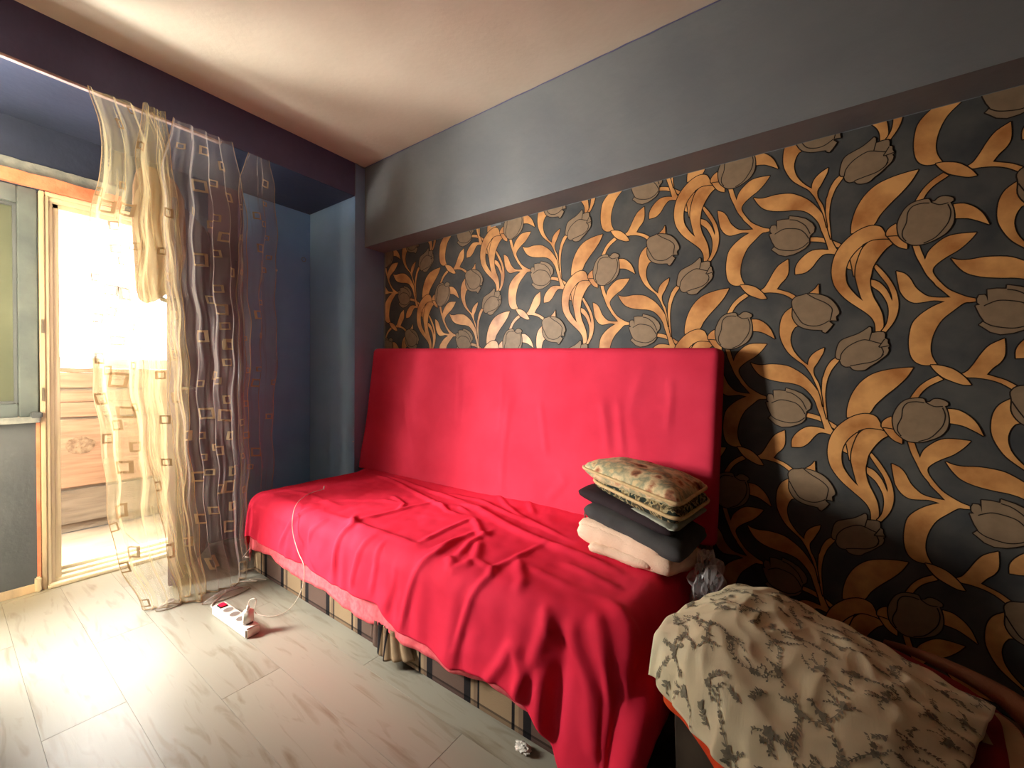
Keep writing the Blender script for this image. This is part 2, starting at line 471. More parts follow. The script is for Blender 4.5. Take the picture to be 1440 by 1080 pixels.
MOTIF = [
('b',1,[2.926,1.938,2.941,1.935,2.948,1.913,2.958,1.882,2.966,1.908,2.983,1.93,3.008,1.95,3.037,1.955,3.077,1.952,3.062,1.929,3.038,1.903,3.01,1.884,2.987,1.864,2.977,1.846,2.982,1.825,3.0,1.795,3.02,1.771,3.057,1.746,3.079,1.737,3.079,1.728,3.065,1.727,3.052,1.725,3.03,1.704,3.004,1.676,2.988,1.643,2.979,1.608,2.977,1.575,2.982,1.548,2.994,1.522,2.978,1.521,2.957,1.523,2.939,1.535,2.928,1.558,2.923,1.596,2.925,1.636,2.932,1.669,2.951,1.696,2.98,1.72,3.009,1.735,2.983,1.741,2.957,1.738,2.933,1.738,2.913,1.753,2.898,1.78,2.893,1.804,2.89,1.822,2.886,1.853,2.907,1.842,2.922,1.822,2.935,1.792,2.95,1.772,2.968,1.756,2.995,1.749,3.022,1.747,3.006,1.768,2.987,1.791,2.982,1.801,2.964,1.829,2.949,1.866,2.936,1.899]),
('b',1,[3.212,1.678,3.235,1.674,3.26,1.665,3.284,1.651,3.303,1.638,3.309,1.631,3.303,1.621,3.302,1.623,3.274,1.641,3.248,1.654,3.212,1.663]),
('b',1,[3.169,1.541,3.169,1.567,3.179,1.59,3.199,1.612,3.221,1.625,3.248,1.625,3.272,1.619,3.26,1.665,3.249,1.697,3.239,1.729,3.219,1.76,3.194,1.783,3.163,1.794,3.132,1.798,3.091,1.807,3.058,1.823,3.036,1.849,3.021,1.877,3.038,1.869,3.063,1.866,3.098,1.869,3.144,1.863,3.172,1.849,3.203,1.825,3.228,1.795,3.248,1.763,3.26,1.734,3.269,1.696,3.278,1.659,3.291,1.626,3.297,1.614,3.292,1.6,3.27,1.606,3.253,1.603,3.237,1.585,3.222,1.562,3.2,1.544]),
('b',1,[3.278,1.659,3.269,1.696,3.264,1.727,3.261,1.766,3.262,1.811,3.265,1.822,3.273,1.853,3.287,1.879,3.303,1.892,3.313,1.892,3.31,1.881,3.299,1.864,3.287,1.843,3.278,1.816,3.277,1.813,3.272,1.779,3.271,1.74,3.275,1.695]),
('b',1,[3.161,2.094,3.138,2.075,3.125,2.046,3.121,2.009,3.124,1.975,3.137,1.94,3.155,1.91,3.18,1.885,3.204,1.864,3.218,1.843,3.229,1.822,3.245,1.782,3.256,1.749,3.265,1.706,3.258,1.755,3.25,1.793,3.236,1.823,3.233,1.851,3.244,1.872,3.253,1.892,3.262,1.912,3.265,1.93,3.243,1.918,3.225,1.9,3.217,1.88,3.216,1.864,3.2,1.878,3.18,1.902,3.164,1.931,3.157,1.965,3.161,1.994,3.171,2.014,3.181,2.026]),
('b',1,[3.053,1.492,3.066,1.502,3.08,1.526,3.096,1.559,3.114,1.585,3.144,1.604,3.146,1.577,3.145,1.549,3.136,1.528,3.121,1.511,3.108,1.49,3.126,1.482,3.15,1.471,3.174,1.453,3.164,1.443,3.14,1.462,3.113,1.474,3.083,1.48,3.064,1.481]),
('b',1,[2.997,1.485,2.974,1.47,2.954,1.45,2.941,1.429,2.931,1.408,2.947,1.405,2.959,1.43,2.978,1.452,3.009,1.473]),
('b',1,[2.978,1.521,2.998,1.52,3.027,1.51,3.047,1.494,3.063,1.475,3.074,1.456,3.056,1.456,3.031,1.467,3.008,1.481,2.99,1.501]),
('b',1,[3.337,1.669,3.338,1.704,3.349,1.752,3.372,1.797,3.405,1.829,3.446,1.845,3.488,1.852,3.513,1.853,3.496,1.819,3.472,1.787,3.44,1.751,3.415,1.718,3.399,1.687,3.37,1.672]),
('b',1,[3.405,1.533,3.409,1.543,3.429,1.515,3.449,1.479,3.464,1.441,3.471,1.396,3.467,1.357,3.456,1.327,3.439,1.3,3.428,1.304,3.441,1.328,3.446,1.362,3.444,1.393,3.435,1.419,3.42,1.446,3.397,1.47,3.396,1.491,3.417,1.48,3.439,1.449,3.454,1.408,3.454,1.425,3.443,1.463,3.425,1.496]),
('b',1,[3.369,1.616,3.354,1.601,3.34,1.586,3.334,1.572,3.342,1.539,3.348,1.509,3.351,1.538,3.356,1.572,3.365,1.599]),
('b0',1,[3.327,1.565,3.334,1.569,3.34,1.536,3.327,1.544]),
('b',1,[3.439,1.629,3.426,1.663,3.416,1.678,3.396,1.685,3.374,1.682,3.348,1.669,3.323,1.647,3.303,1.621,3.289,1.588,3.283,1.554,3.283,1.521,3.291,1.484,3.308,1.452,3.33,1.424,3.357,1.398,3.382,1.375,3.4,1.354,3.41,1.33,3.412,1.303,3.425,1.302,3.424,1.352,3.401,1.388,3.375,1.416,3.357,1.436,3.338,1.464,3.327,1.488,3.323,1.518,3.325,1.547,3.334,1.575,3.349,1.599,3.371,1.621,3.395,1.633,3.419,1.632]),
('b+',1,[3.395,1.632,3.373,1.612,3.361,1.58,3.353,1.543,3.352,1.512,3.354,1.497,3.363,1.455,3.375,1.416,3.402,1.382,3.413,1.353,3.422,1.303,3.432,1.318,3.431,1.346,3.426,1.372,3.416,1.398,3.403,1.428,3.395,1.46,3.393,1.489,3.395,1.503,3.399,1.531,3.407,1.552,3.42,1.576,3.436,1.598,3.452,1.611,3.44,1.626,3.419,1.632]),
('l',1,[3.371,1.621,3.395,1.632,3.419,1.632,3.439,1.629]),
('b',1,[3.6,1.714,3.624,1.711,3.649,1.693,3.668,1.667,3.682,1.631,3.659,1.647,3.634,1.661,3.604,1.667]),
('b',1,[3.435,1.655,3.445,1.67,3.459,1.679,3.464,1.654,3.468,1.633,3.438,1.638]),
('b',1,[3.439,1.637,3.467,1.633,3.475,1.62,3.488,1.604,3.489,1.586,3.47,1.595,3.454,1.612]),
('t',1,[3.468,1.696,3.48,1.723,3.497,1.74,3.518,1.746,3.539,1.746,3.545,1.734,3.556,1.736,3.565,1.745,3.58,1.746,3.598,1.736,3.599,1.726,3.592,1.723,3.599,1.701,3.602,1.672,3.598,1.646,3.584,1.623,3.561,1.607,3.538,1.597,3.518,1.595,3.5,1.599,3.482,1.614,3.469,1.633,3.464,1.659,3.464,1.678]),
('l',1,[3.542,1.732,3.522,1.735,3.501,1.73,3.489,1.711,3.486,1.678,3.477,1.651,3.477,1.63,3.486,1.613]),
('l',1,[3.546,1.734,3.566,1.721,3.587,1.722]),
('l',1,[3.587,1.717,3.594,1.692,3.59,1.661,3.577,1.636,3.558,1.612,3.531,1.598]),
('t',0,[3.082,1.736,3.086,1.747,3.098,1.747,3.102,1.742,3.106,1.722,3.104,1.763,3.124,1.764,3.145,1.761,3.146,1.773,3.174,1.764,3.199,1.751,3.219,1.73,3.227,1.713,3.225,1.696,3.214,1.686,3.21,1.671,3.21,1.653,3.199,1.639,3.181,1.629,3.161,1.621,3.135,1.618,3.113,1.627,3.097,1.643,3.088,1.651,3.099,1.663,3.09,1.681,3.084,1.698,3.079,1.714,3.089,1.716,3.083,1.723]),
('l',1,[3.098,1.712,3.108,1.718,3.128,1.726,3.154,1.723,3.18,1.714,3.198,1.695,3.209,1.674]),
('l',1,[3.147,1.759,3.166,1.753,3.184,1.74,3.2,1.722,3.213,1.692]),
('l',1,[3.094,1.664,3.113,1.648,3.14,1.639,3.166,1.636,3.191,1.644,3.208,1.659]),
('t',1,[3.304,1.888,3.3,1.899,3.303,1.923,3.308,1.943,3.318,1.957,3.339,1.967,3.361,1.976,3.379,1.988,3.394,2.001,3.399,1.997,3.4,1.982,3.403,1.979,3.418,1.981,3.434,1.979,3.437,1.966,3.437,1.958,3.444,1.953,3.445,1.941,3.45,1.93,3.445,1.924,3.448,1.917,3.443,1.901,3.428,1.885,3.414,1.871,3.397,1.858,3.384,1.846,3.364,1.844,3.35,1.849,3.343,1.858,3.329,1.858,3.318,1.867,3.313,1.881,3.31,1.887]),
('l',1,[3.313,1.884,3.317,1.907,3.333,1.93,3.355,1.946,3.377,1.955,3.393,1.953,3.41,1.946,3.427,1.94]),
('l',1,[3.395,1.953,3.398,1.968,3.401,1.982]),
('l',1,[3.436,1.955,3.427,1.938,3.423,1.927,3.449,1.931]),
('l',1,[3.428,1.927,3.434,1.91,3.43,1.896]),
('l',1,[3.343,1.86,3.372,1.867,3.403,1.874,3.424,1.887,3.434,1.901]),
('b',1,[3.213,1.46,3.232,1.476,3.243,1.493,3.245,1.454]),
('t',1,[3.163,1.409,3.16,1.434,3.172,1.451,3.193,1.456,3.209,1.46,3.242,1.454,3.268,1.442,3.288,1.422,3.302,1.397,3.307,1.377,3.298,1.366,3.3,1.35,3.283,1.352,3.278,1.347,3.289,1.336,3.278,1.319,3.267,1.306,3.258,1.312,3.256,1.317,3.218,1.322,3.191,1.333,3.174,1.35,3.163,1.376]),
('l',1,[3.209,1.459,3.233,1.44,3.265,1.42,3.285,1.398,3.285,1.375,3.281,1.353]),
('l',1,[3.163,1.405,3.18,1.371,3.198,1.345,3.228,1.334,3.254,1.337,3.278,1.351]),
]

# ------------------------------------------------------------------ the room
H = 2.62
C_ = 0.60      # depth of the niche / pillar / window beam
YF, XR = -3.65, 4.65


def struct(name, bm, m, parent=None, mats=None, smooth_=False):
    o = obj(name, bm, m, parent, smooth_, mats)
    if not parent:
        o['kind'] = 'structure'
    return o


floor = struct('floor', bx(-1.25, XR, YF, 0.0, -0.12, -0.012), M['socket'])
pm = {}
row = 0
y = -1.605 - 0.195 * 11
while y < 0.0:
    y0, y1 = max(y, YF), min(y + 0.195, 0.0)
    if y1 - y0 > 0.03:
        x = -0.30 - ((row * 0.517 + 0.87) % 1.28)
        if abs(y + 1.80) < 0.01:
            x = 1.335 - 1.28 * 2
        while x < XR:
            x0, x1 = max(x, 0.0), min(x + 1.28, XR)
            if x1 - x0 > 0.05:
                key = (round(x1 - x0, 3), round(y1 - y0, 3))
                if key not in pm:
                    o = obj('floor_plank', bx(0.0003, x1 - x0 - 0.0003, 0.0003, y1 - y0 - 0.0003, -0.012, 0, 0.0007), M['floor'])
                    pm[key] = o.data
                else:
                    o = bpy.data.objects.new('floor_plank', pm[key]); col.objects.link(o)
                o.parent = floor
                o.location = (x0, y0, 0)
            x += 1.28
    y += 0.195
    row += 1

# ceiling with a slightly ragged paint edge along the walls
struct('ceiling', bx(-0.2, XR, YF, 0.0, H, H + 0.1), M['ceiling'])

# wall with the balcony door and the window
DY0, DY1, DZ = -1.665, -0.93, 2.062
WY0 = -3.32
bm = bmesh.new()
box(bm, -0.2, 0, YF, DY0, 0, 0.872)
box(bm, -0.2, 0, YF, WY0, 0.872, DZ)
box(bm, -0.2, 0, YF, 0, DZ, H)
box(bm, -0.2, 0, DY1, 0, 0, DZ)
wl = struct('wall_left', bm, M['navy'])
obj('dark_grey_panel', bx(0.0, 0.006, YF, DY0 - 0.014, 0.04, 0.868), M['charcoal'], wl)
# plaster strip and ragged coral strip above door and window


def ragged(x0, x1, ya, yb, zb, zt, amp, seed, n=90):
    def f(u, v):
        yy = lerp(ya, yb, u)
        top = zt + amp * nz(yy * 9, seed) + amp * 0.5 * nz(yy * 31, seed)
        bot = zb + amp * nz(yy * 7, seed + 5)
        return yy, top, bot
    bm = bmesh.new()
    prev = None
    for i in range(n + 1):
        yy, top, bot = f(i / n, 0)
        r = [bm.verts.new(p) for p in ((x0, yy, bot), (x1, yy, bot), (x1, yy, top), (x0, yy, top))]
        if prev:
            for k in range(4):
                bm.faces.new((prev[k], prev[(k + 1) % 4], r[(k + 1) % 4], r[k]))
        else:
            bm.faces.new(r[::-1])
        prev = r
    bm.faces.new(prev)
    return bm


obj('plaster_strip', ragged(0.0, 0.008, YF + .02, -1.34, 2.10, 2.186, 0.006, 1), M['plaster'], wl)
obj('coral_strip', ragged(0.001, 0.03, YF + .02, -1.34, 2.063, 2.126, 0.008, 2), M['coral'], wl)
obj('coral_strip', bx(0.0, 0.01, -1.680, -1.667, 0.03, 0.868), M['coral'], wl)
obj('white_edge', ragged(0.0, 0.04, YF + .02, -1.672, 0.872, 0.902, 0.003, 3), M['plaster'], wl)
obj('sill_end', bx(0.0, 0.045, -1.70, -1.660, 0.896, 0.925, 0.004), M['charcoal'], wl)
obj('blue_panel', bx(0.0, 0.003, -0.72, -0.246, 0.0, 2.39), M['deep_blue'], wl)
obj('plum_panel', bx(0.0, 0.003, -0.928, -0.722, 0.0, 2.39), M['plum'], wl)
obj('screw_hole', cyl(bmesh.new(), (0.0, -0.5, 1.9), 0.008, 0.004, 12, 'x'), M['white'], wl)

# pillar in the corner, beams
pil = struct('trim_1', bx(0.0, C_, -0.244, 0, 0, H), M['blue'])
bm = bmesh.new()
p = at(427, 365, 'y', -0.246)
tube(bm, [Vector((p.x + 0.0 + 0.45 + .012 * math.cos(a * math.pi / 6), -0.246, p.z * 0 + 1.62 + .012 * math.sin(a * math.pi / 6))) for a in range(12)], 0.0025, 6, True)
hp = at(427, 365, 'y', -0.2465)
for v in bm.verts:
    v.co.x += hp.x - (p.x + 0.45)
    v.co.z += hp.z - 1.62
if hp.x > 0.02:
    obj('cap_ring', bm, M['white'], pil)
else:
    bm.free()
    q = at(427, 365, 'x', 0.003)
    bm = bmesh.new()
    tube(bm, [Vector((0.003, q.y + .016 * math.cos(a * math.pi / 6), q.z + .016 * math.sin(a * math.pi / 6))) for a in range(12)], 0.003, 6, True)
    obj('cap_ring', bm, M['plaster'], wl)
obj('nail', cyl(bmesh.new(), (0.589, -0.250, 0.656), 0.004, 0.006, 10, 'y'), M['white'], pil)

bw = struct('trim_2', bx(0.0, C_, YF, -0.246, 2.392, H), M['purple'])
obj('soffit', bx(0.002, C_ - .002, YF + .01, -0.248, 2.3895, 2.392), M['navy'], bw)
obj('curtain_rail', bx(C_ - 0.02, C_ + 0.004, YF + .02, -1.06, 2.380, 2.391, 0.002), M['plaster_pink'], bw)
bm = bmesh.new()
pts = [at(457, 261, 'z', 2.390), at(488, 272, 'z', 2.390), at(470, 275, 'z', 2.390), at(463, 277, 'z', 2.390), at(459, 268, 'z', 2.390)]
f = bm.faces.new([bm.verts.new(q) for q in pts])
e = bmesh.ops.extrude_face_region(bm, geom=[f])
for v in e['geom']:
    if isinstance(v, bmesh.types.BMVert): v.co.z += 0.0019
obj('bare_patch', bm, M['plaster_pink'], bw)

bp_ = struct('trim_3', bx(C_ + 0.002, XR, -0.168, 0, 2.051, H), M['grey_wall'])
# hairline crack with flaking paint where the ceiling meets the walls
bm = bmesh.new()
pp = [Vector((lerp(C_, 3.9, i / 60), -0.170, H - 0.004 + 0.003 * nz(i * .9))) for i in range(61)]
tube(bm, pp, lambda t: 0.0022 + 0.0016 * abs(nz(t * 40)), 5)
obj('paint_edge', bm, M['purple'], bp_)
bm = bmesh.new()
tube(bm, [Vector((C_ + .004, -0.246 + 0.0, H - 0.003)), Vector((C_ + .008, -0.225, H - 0.007)), Vector((C_ + .004, -0.19, H - 0.010)), Vector((C_ + .006, -0.17, H - 0.004))], 0.003, 5)
tube(bm, [Vector((C_ + .001, -0.246, H - 0.002)), Vector((C_ + .001, -0.246, H - 0.1)), Vector((C_ + .001, -0.246, 2.40))], 0.0022, 5)
obj('chipped_edge', bm, M['plaster'], pil)

wr = struct('wall_right', bx(C_, XR, 0.0, 0.15, 0, H), M['grey_wall'])
wa = struct('wall_front', bx(XR, XR + .15, YF, 0.15, 0, H), M['hallpaint'])
wb = struct('wall_back', bx(-0.2, XR, YF - .15, YF, 0, H), M['hallpaint'])

# wooden baseboard under the window
bb = struct('baseboard_left', bx(0.0, 0.016, YF, -1.672, 0, 0.042, 0.002), M['cream_d'])
bx_ = bx(0.0, 0.03, -1.690, -1.666, 0, 0.075, 0.006)
obj('corner_block', bx_, M['cream'], bb)

# ------------------------------------------------------------------ wallpaper (printed tulips on a dark ground)
WX0, WX1, WZ1 = 0.622, XR - 0.002, 2.048
wp = bmesh.new()
LV = 0.00005


def clip(poly, x0, x1, z0, z1):
    def cut(P, ax, v, sgn):
        out = []
        for i in range(len(P)):
            a, b = P[i - 1], P[i]
            ia, ib = (a[ax] - v) * sgn >= 0, (b[ax] - v) * sgn >= 0
            if ia != ib:
                t = (v - a[ax]) / (b[ax] - a[ax])
                out.append((lerp(a[0], b[0], t), lerp(a[1], b[1], t)))
            if ib: out.append(b)
        return out
    for ax, v, s in ((0, x0, 1), (0, x1, -1), (1, z0, 1), (1, z1, -1)):
        if poly: poly = cut(poly, ax, v, s)
    return poly


def wface(poly, lev, mi):
    poly = clip(poly, WX0, WX1, 0.002, WZ1)
    cl = []
    for q in poly:
        if not cl or (abs(q[0] - cl[-1][0]) + abs(q[1] - cl[-1][1])) > 1e-5:
            cl.append(q)
    if len(cl) < 3: return
    try:
        f = wp.faces.new([wp.verts.new((q[0], -0.0012 - lev * LV, q[1])) for q in cl])
    except ValueError:
        return
    f.material_index = mi
    if f.normal.y > 0 or f.calc_area() > 0:
        f.normal_update()
        if f.normal.y > 0: f.normal_flip()


def offset(poly, d):
    n = len(poly)
    area = sum(poly[i - 1][0] * poly[i][1] - poly[i][0] * poly[i - 1][1] for i in range(n))
    s = 1 if area > 0 else -1
    out = []
    for i in range(n):
        a, b, c = poly[i - 1], poly[i], poly[(i + 1) % n]
        t = Vector((c[0] - a[0], c[1] - a[1]))
        if t.length < 1e-9: t = Vector((1, 0))
        t.normalize()
        out.append((b[0] + s * t.y * d, b[1] - s * t.x * d))
    return out


shapes = []
lev = 1
for kind, sm, fl in MOTIF:
    pts = [(fl[i], 0, fl[i + 1]) for i in range(0, len(fl), 2)]
    if kind == 'l':
        lev += 1
        cur = [(q.x, q.z) for q in catmull(pts, 5)]
        for a, b in zip(cur, cur[1:]):
            t = Vector((b[0] - a[0], b[1] - a[1]))
            if t.length < 1e-6: continue
            n_ = Vector((-t.y, t.x)).normalized() * 0.0017
            t = t.normalized() * 0.0008
            shapes.append(([(a[0] - t.x + n_.x, a[1] - t.y + n_.y), (b[0] + t.x + n_.x, b[1] + t.y + n_.y), (b[0] + t.x - n_.x, b[1] + t.y - n_.y), (a[0] - t.x - n_.x, a[1] - t.y - n_.y)], lev, 3))
    else:
        if sm:
            cur = []
            m_ = len(pts)
            # keep sharp tips, round the rest
            P = [Vector(q) for q in pts]
            for i in range(m_):
                a, b, c, d = P[i - 1], P[i], P[(i + 1) % m_], P[(i + 2) % m_]
                def sharp(u, v, w_):
                    return (v - u).angle(w_ - v, 0) > 1.25
                aa = b if sharp(a, b, c) else a
                dd = c if sharp(b, c, d) else d
                for k in range(3):
                    t = k / 3
                    q = 0.5 * ((2 * b) + (c - aa) * t + (2 * aa - 5 * b + 4 * c - dd) * t * t + (3 * b - 3 * c + dd - aa) * t ** 3)
                    cur.append((q.x, q.z))
        else:
            cur = [(q[0], q[2]) for q in pts]
        lev += 1
        ring = []
        for k in range(len(cur)):
            p0_, p1_ = cur[k], cur[(k + 1) % len(cur)]
            t = Vector((p1_[0] - p0_[0], p1_[1] - p0_[1]))
            if t.length < 1e-6: continue
            n_ = Vector((-t.y, t.x)).normalized() * 0.0036
            t = t.normalized() * 0.0016
            ring.append([(p0_[0] - t.x + n_.x, p0_[1] - t.y + n_.y), (p1_[0] + t.x + n_.x, p1_[1] + t.y + n_.y), (p1_[0] + t.x - n_.x, p1_[1] + t.y - n_.y), (p0_[0] - t.x - n_.x, p0_[1] - t.y - n_.y)])
        for rg in ring:
            shapes.append((rg, lev if kind != 'b+' else lev - 1.6, 3))
        lev += 1
        shapes.append((cur, lev, 1 if kind[0] == 'b' else 2))
AV, BV = (0.5775, 0.3400), (0.0, 0.681)
f = wp.faces.new([wp.verts.new(q) for q in ((WX0, -0.001, 0.002), (WX1, -0.001, 0.002), (WX1, -0.001, WZ1), (WX0, -0.001, WZ1))])
f.material_index = 0
for i in range(-6, 5):
    for j in range(-7, 9):
        ox, oz = i * AV[0], i * AV[1] + j * BV[1]
        if not (WX0 - 0.9 < 3.1 + ox < WX1 + 0.7 and -0.9 < 1.5 + oz < WZ1 + 0.9):
            continue
        for pl, lv, mi in shapes:
            if max(q[0] for q in pl) + ox < WX0 or min(q[0] for q in pl) + ox > WX1 or max(q[1] for q in pl) + oz < 0 or min(q[1] for q in pl) + oz > WZ1:
                continue
            wface([(q[0] + ox, q[1] + oz) for q in pl], lv, mi)
bmesh.ops.triangulate(wp, faces=wp.faces[:], ngon_method='EAR_CLIP')
wpo = obj('wallpaper', wp, None, wr, mats=[M['wall_dark'], M['bronze'], M['taupe'], M['outline']])
# torn paper edge along the beam
obj('torn_edge', bx(1.63, 1.71, -0.004, -0.0014, 2.036, 2.047), M['plaster'], wpo)

# ------------------------------------------------------------------ balcony
bal = struct('trim_4', bx(-1.25, -0.2, YF, 0.0, 2.45, 2.6), M['hallpaint'])
bal['label'] = 'balcony ceiling slab'
bm = bmesh.new()
box(bm, -1.25, -0.2, YF - .1, YF, 0, 2.5); box(bm, -1.25, -0.2, 0.0, .1, 0, 2.5)
bs = struct('wall_balcony', bm, M['board_g'])
par = struct('wall_parapet', bx(-1.12, -1.02, YF, 0.0, 0, 1.13), M['board_g'])
for (z0, z1, mk) in ((0.06, 0.296, 'board_g'), (0.318, 0.795, 'board'), (0.815, 0.918, 'board'), (0.921, 1.000, 'board'), (1.022, 1.128, 'board')):
    obj('wall_board', bx(-1.02, -1.0 + R_.uniform(0, .004), YF + .01, -0.01, z0, z1, 0.003), M[mk], par)
obj('coral_strip', ragged(-1.02, -0.995, YF + .02, -.02, 1.130, 1.160, 0.004, 8), M['coral'], par)
# chipped round knot in the wide board
kn = at(113, 626, 'x', -0.996)
bm = bmesh.new()
ctr = bm.verts.new((-0.994, kn.y, kn.z))
ring = []
for k in range(26):
    a = k / 26 * 2 * math.pi
    r = 0.075 * (1 + 0.22 * nz(math.cos(a) * 2, math.sin(a) * 2, 3))
    ring.append(bm.verts.new((-0.9955, kn.y + r * math.cos(a), kn.z + r * 0.8 * math.sin(a))))
for k in range(26):
    bm.faces.new((ctr, ring[k], ring[(k + 1) % 26]))
obj('knot', bm, M['knot'], par)
for k in range(9):
    y0 = -3.6 + k * 0.4
    o = obj('floor_board', bx(-1.0, -0.2, y0, y0 + .395, -0.012, 0.0, 0.002), M['board_g'], floor)

# balcony window: cream frame, glass, sky beyond
w3 = struct('window_3', bx(-1.085, -1.080, YF + .02, -.02, 1.23, 2.33), M['glass'])
bm = bmesh.new()
box(bm, -1.11, -0.99, YF + .01, -.01, 1.162, 1.19, .003)
box(bm, -1.10, -1.01, YF + .01, -.01, 1.19, 1.212, .003)
box(bm, -1.10, -1.03, YF + .01, -.01, 1.212, 1.236, .003)
box(bm, -1.10, -1.03, YF + .01, -.01, 2.33, 2.45, .003)
for yy in (-3.6, -2.45, -0.30):
    box(bm, -1.10, -1.03, yy, yy + .06, 1.236, 2.33, .003)
obj('window_frame', bm, M['cream'], w3)

# balcony door: frame with stepped mouldings, threshold rails, open leaf
d1 = struct('door_1', bx(-0.12, 0.012, -1.664, -1.645, 0.0, 2.058, 0.003), M['cream_d'])
for (x0, x1, y0, y1, mk) in ((-0.12, 0.004, -1.645, -1.630, 'cream'), (-0.13, -0.012, -1.630, -1.615, 'cream'), (-0.14, -0.030, -1.615, -1.590, 'cream')):
    obj('jamb', bx(x0, x1, y0, y1, 0.0, 2.040, 0.003), M[mk], d1)
for (x0, x1, y0, y1) in ((-0.12, 0.010, -0.955, -0.932), (-0.14, -0.012, -0.985, -0.955)):
    obj('jamb', bx(x0, x1, y0, y1, 0.0, 2.040, 0.003), M['cream'], d1)
for (x0, x1, z0, z1) in ((-0.12, 0.008, 2.040, 2.060), (-0.13, -0.008, 2.018, 2.040), (-0.14, -0.03, 1.992, 2.018)):
    obj('head', bx(x0, x1, -1.645, -0.94, z0, z1, 0.003), M['cream'], d1)
for (x0, x1, zt) in ((-0.012, 0.030, 0.018), (-0.062, -0.018, 0.030), (-0.112, -0.068, 0.040), (-0.175, -0.120, 0.055)):
    obj('threshold_rail', bx(x0, x1, -1.645, -0.94, 0.0, zt, 0.004), M['cream'], d1)
# worn hardware on the jamb
for z in (1.33, 0.98):
    obj('latch_plate', bx(0.012, 0.016, -1.660, -1.650, z, z + .07, 0.001), M['metal'], d1)
HX, HY = 0.0, -0.945
FX, FY = 0.50, -1.262
leaf = empty('door_leaf')
leaf.parent = d1
L_ = math.hypot(FX - HX, FY - HY)
ang = math.atan2(FY - HY, FX - HX)
TM = Matrix.Translation((HX + .02, HY, 0)) @ Matrix.Rotation(ang, 4, 'Z')


def leafobj(name, bm, m):
    bmesh.ops.transform(bm, matrix=TM, verts=bm.verts[:])
    return obj(name, bm, m, leaf)


col.objects.unlink(leaf); bpy.data.objects.remove(leaf)
bm = bmesh.new()
box(bm, 0.0, L_, -0.02, 0.02, 0.012, 2.045, 0.004)
bmesh.ops.transform(bm, matrix=TM, verts=bm.verts[:])
leaf = obj('door_leaf', bm, M['leaf_paint'], d1)
for (z0, z1) in ((0.12, 0.85), (0.98, 1.88)):
    bm = bmesh.new()
    for s in (1,):
        box(bm, 0.09, L_ - 0.09, 0.018, 0.026, z0, z1, 0.003)
        box(bm, 0.12, L_ - 0.12, 0.024, 0.032, z0 + .03, z1 - .03, 0.004)
    leafobj('raised_panel', bm, M['leaf_paint'])
bm = bmesh.new()
cyl(bm, (L_ - 0.05, 0.02, 1.05), 0.009, 0.04, 12, 'y'); tube(bm, [Vector((L_ - .05, .055, 1.05)), Vector((L_ - .09, .058, 1.052)), Vector((L_ - .15, .056, 1.048))], 0.007, 8)
leafobj('handle', bm, M['metal'])

# window beside the door, seen at its right-hand sash
w1 = struct('window_1', bx(-0.10, -0.094, -2.0, -1.735, 0.968, 1.975), M['olive_glass'])
bm = bmesh.new()
box(bm, -0.12, -0.004, -1.735, -1.668, 0.90, 2.06, 0.004)
box(bm, -0.12, -0.004, -2.06, -1.99, 0.90, 2.06, 0.004); box(bm, -0.12, -0.004, -2.22, -2.17, 0.90, 2.06, 0.004)
box(bm, -0.12, -0.004, WY0, WY0 + .06, 0.90, 2.06, 0.004)
box(bm, -0.12, -0.006, WY0 + .06, -1.735, 1.975, 2.06, 0.004)
box(bm, -0.12, -0.006, WY0 + .06, -1.735, 0.90, 0.968, 0.004)
obj('window_frame', bm, M['win_frame'], w1)
bm = bmesh.new()
box(bm, -0.06, -0.03, -1.748, -1.735, 0.968, 1.975, 0.002); box(bm, -0.06, -0.03, -1.99, -1.748, 1.962, 1.975, 0.002); box(bm, -0.06, -0.03, -1.99, -1.748, 0.968, 0.981, 0.002)
obj('glazing_bead', bm, M['charcoal'], w1)
obj('clear_pane', bx(-0.07, -0.066, WY0 + .06, -2.22, 0.968, 1.975), M['glass'], w1)
obj('olive_pane', bx(-0.10, -0.094, -2.17, -2.06, 0.968, 1.975), M['olive_glass'], w1)

# heating pipe rising in the niche
bm = bmesh.new()
tube(bm, [Vector((0.07, -0.767, z)) for z in (0.0, 0.6, 1.2, 1.8, 2.39)], 0.014, 16)
pipe = obj('heating_pipe', bm, M['leaf_paint'], None, True)
tag(pipe, 'dark glossy vertical heating pipe behind the curtain', 'pipe')
for z in (0.5, 1.9):
    obj('pipe_clip', cyl(bmesh.new(), (0.0, -0.767, z), 0.006, 0.06, 10, 'x'), M['metal'], pipe)

# ------------------------------------------------------------------ sofa bed with its cloths
import numpy as np
SX0, SX1, SY0, SY1 = 0.66, 2.85, -0.925, -0.19
sofa = empty('sofa_bed', (1.75, -0.55, 0))
tag(sofa, 'sofa bed with brown plaid base under red covers, along the tulip wallpaper', 'sofa')
obj('base', bx(SX0, SX1, SY0 - .005, SY1, 0.005, 0.30, 0.012), M['plaid'], sofa)
obj('mattress', bx(SX0, SX1 - .02, SY0 + .02, SY1, 0.302, 0.425, 0.05), M['plaid'], sofa, True)


def zback(x):
    return lerp(1.325, 1.252, (x - 0.62) / 2.3)


def backplane(z):
    return lerp(-0.215, -0.115, max(0, min(1.1, (z - 0.45) / 0.85)))


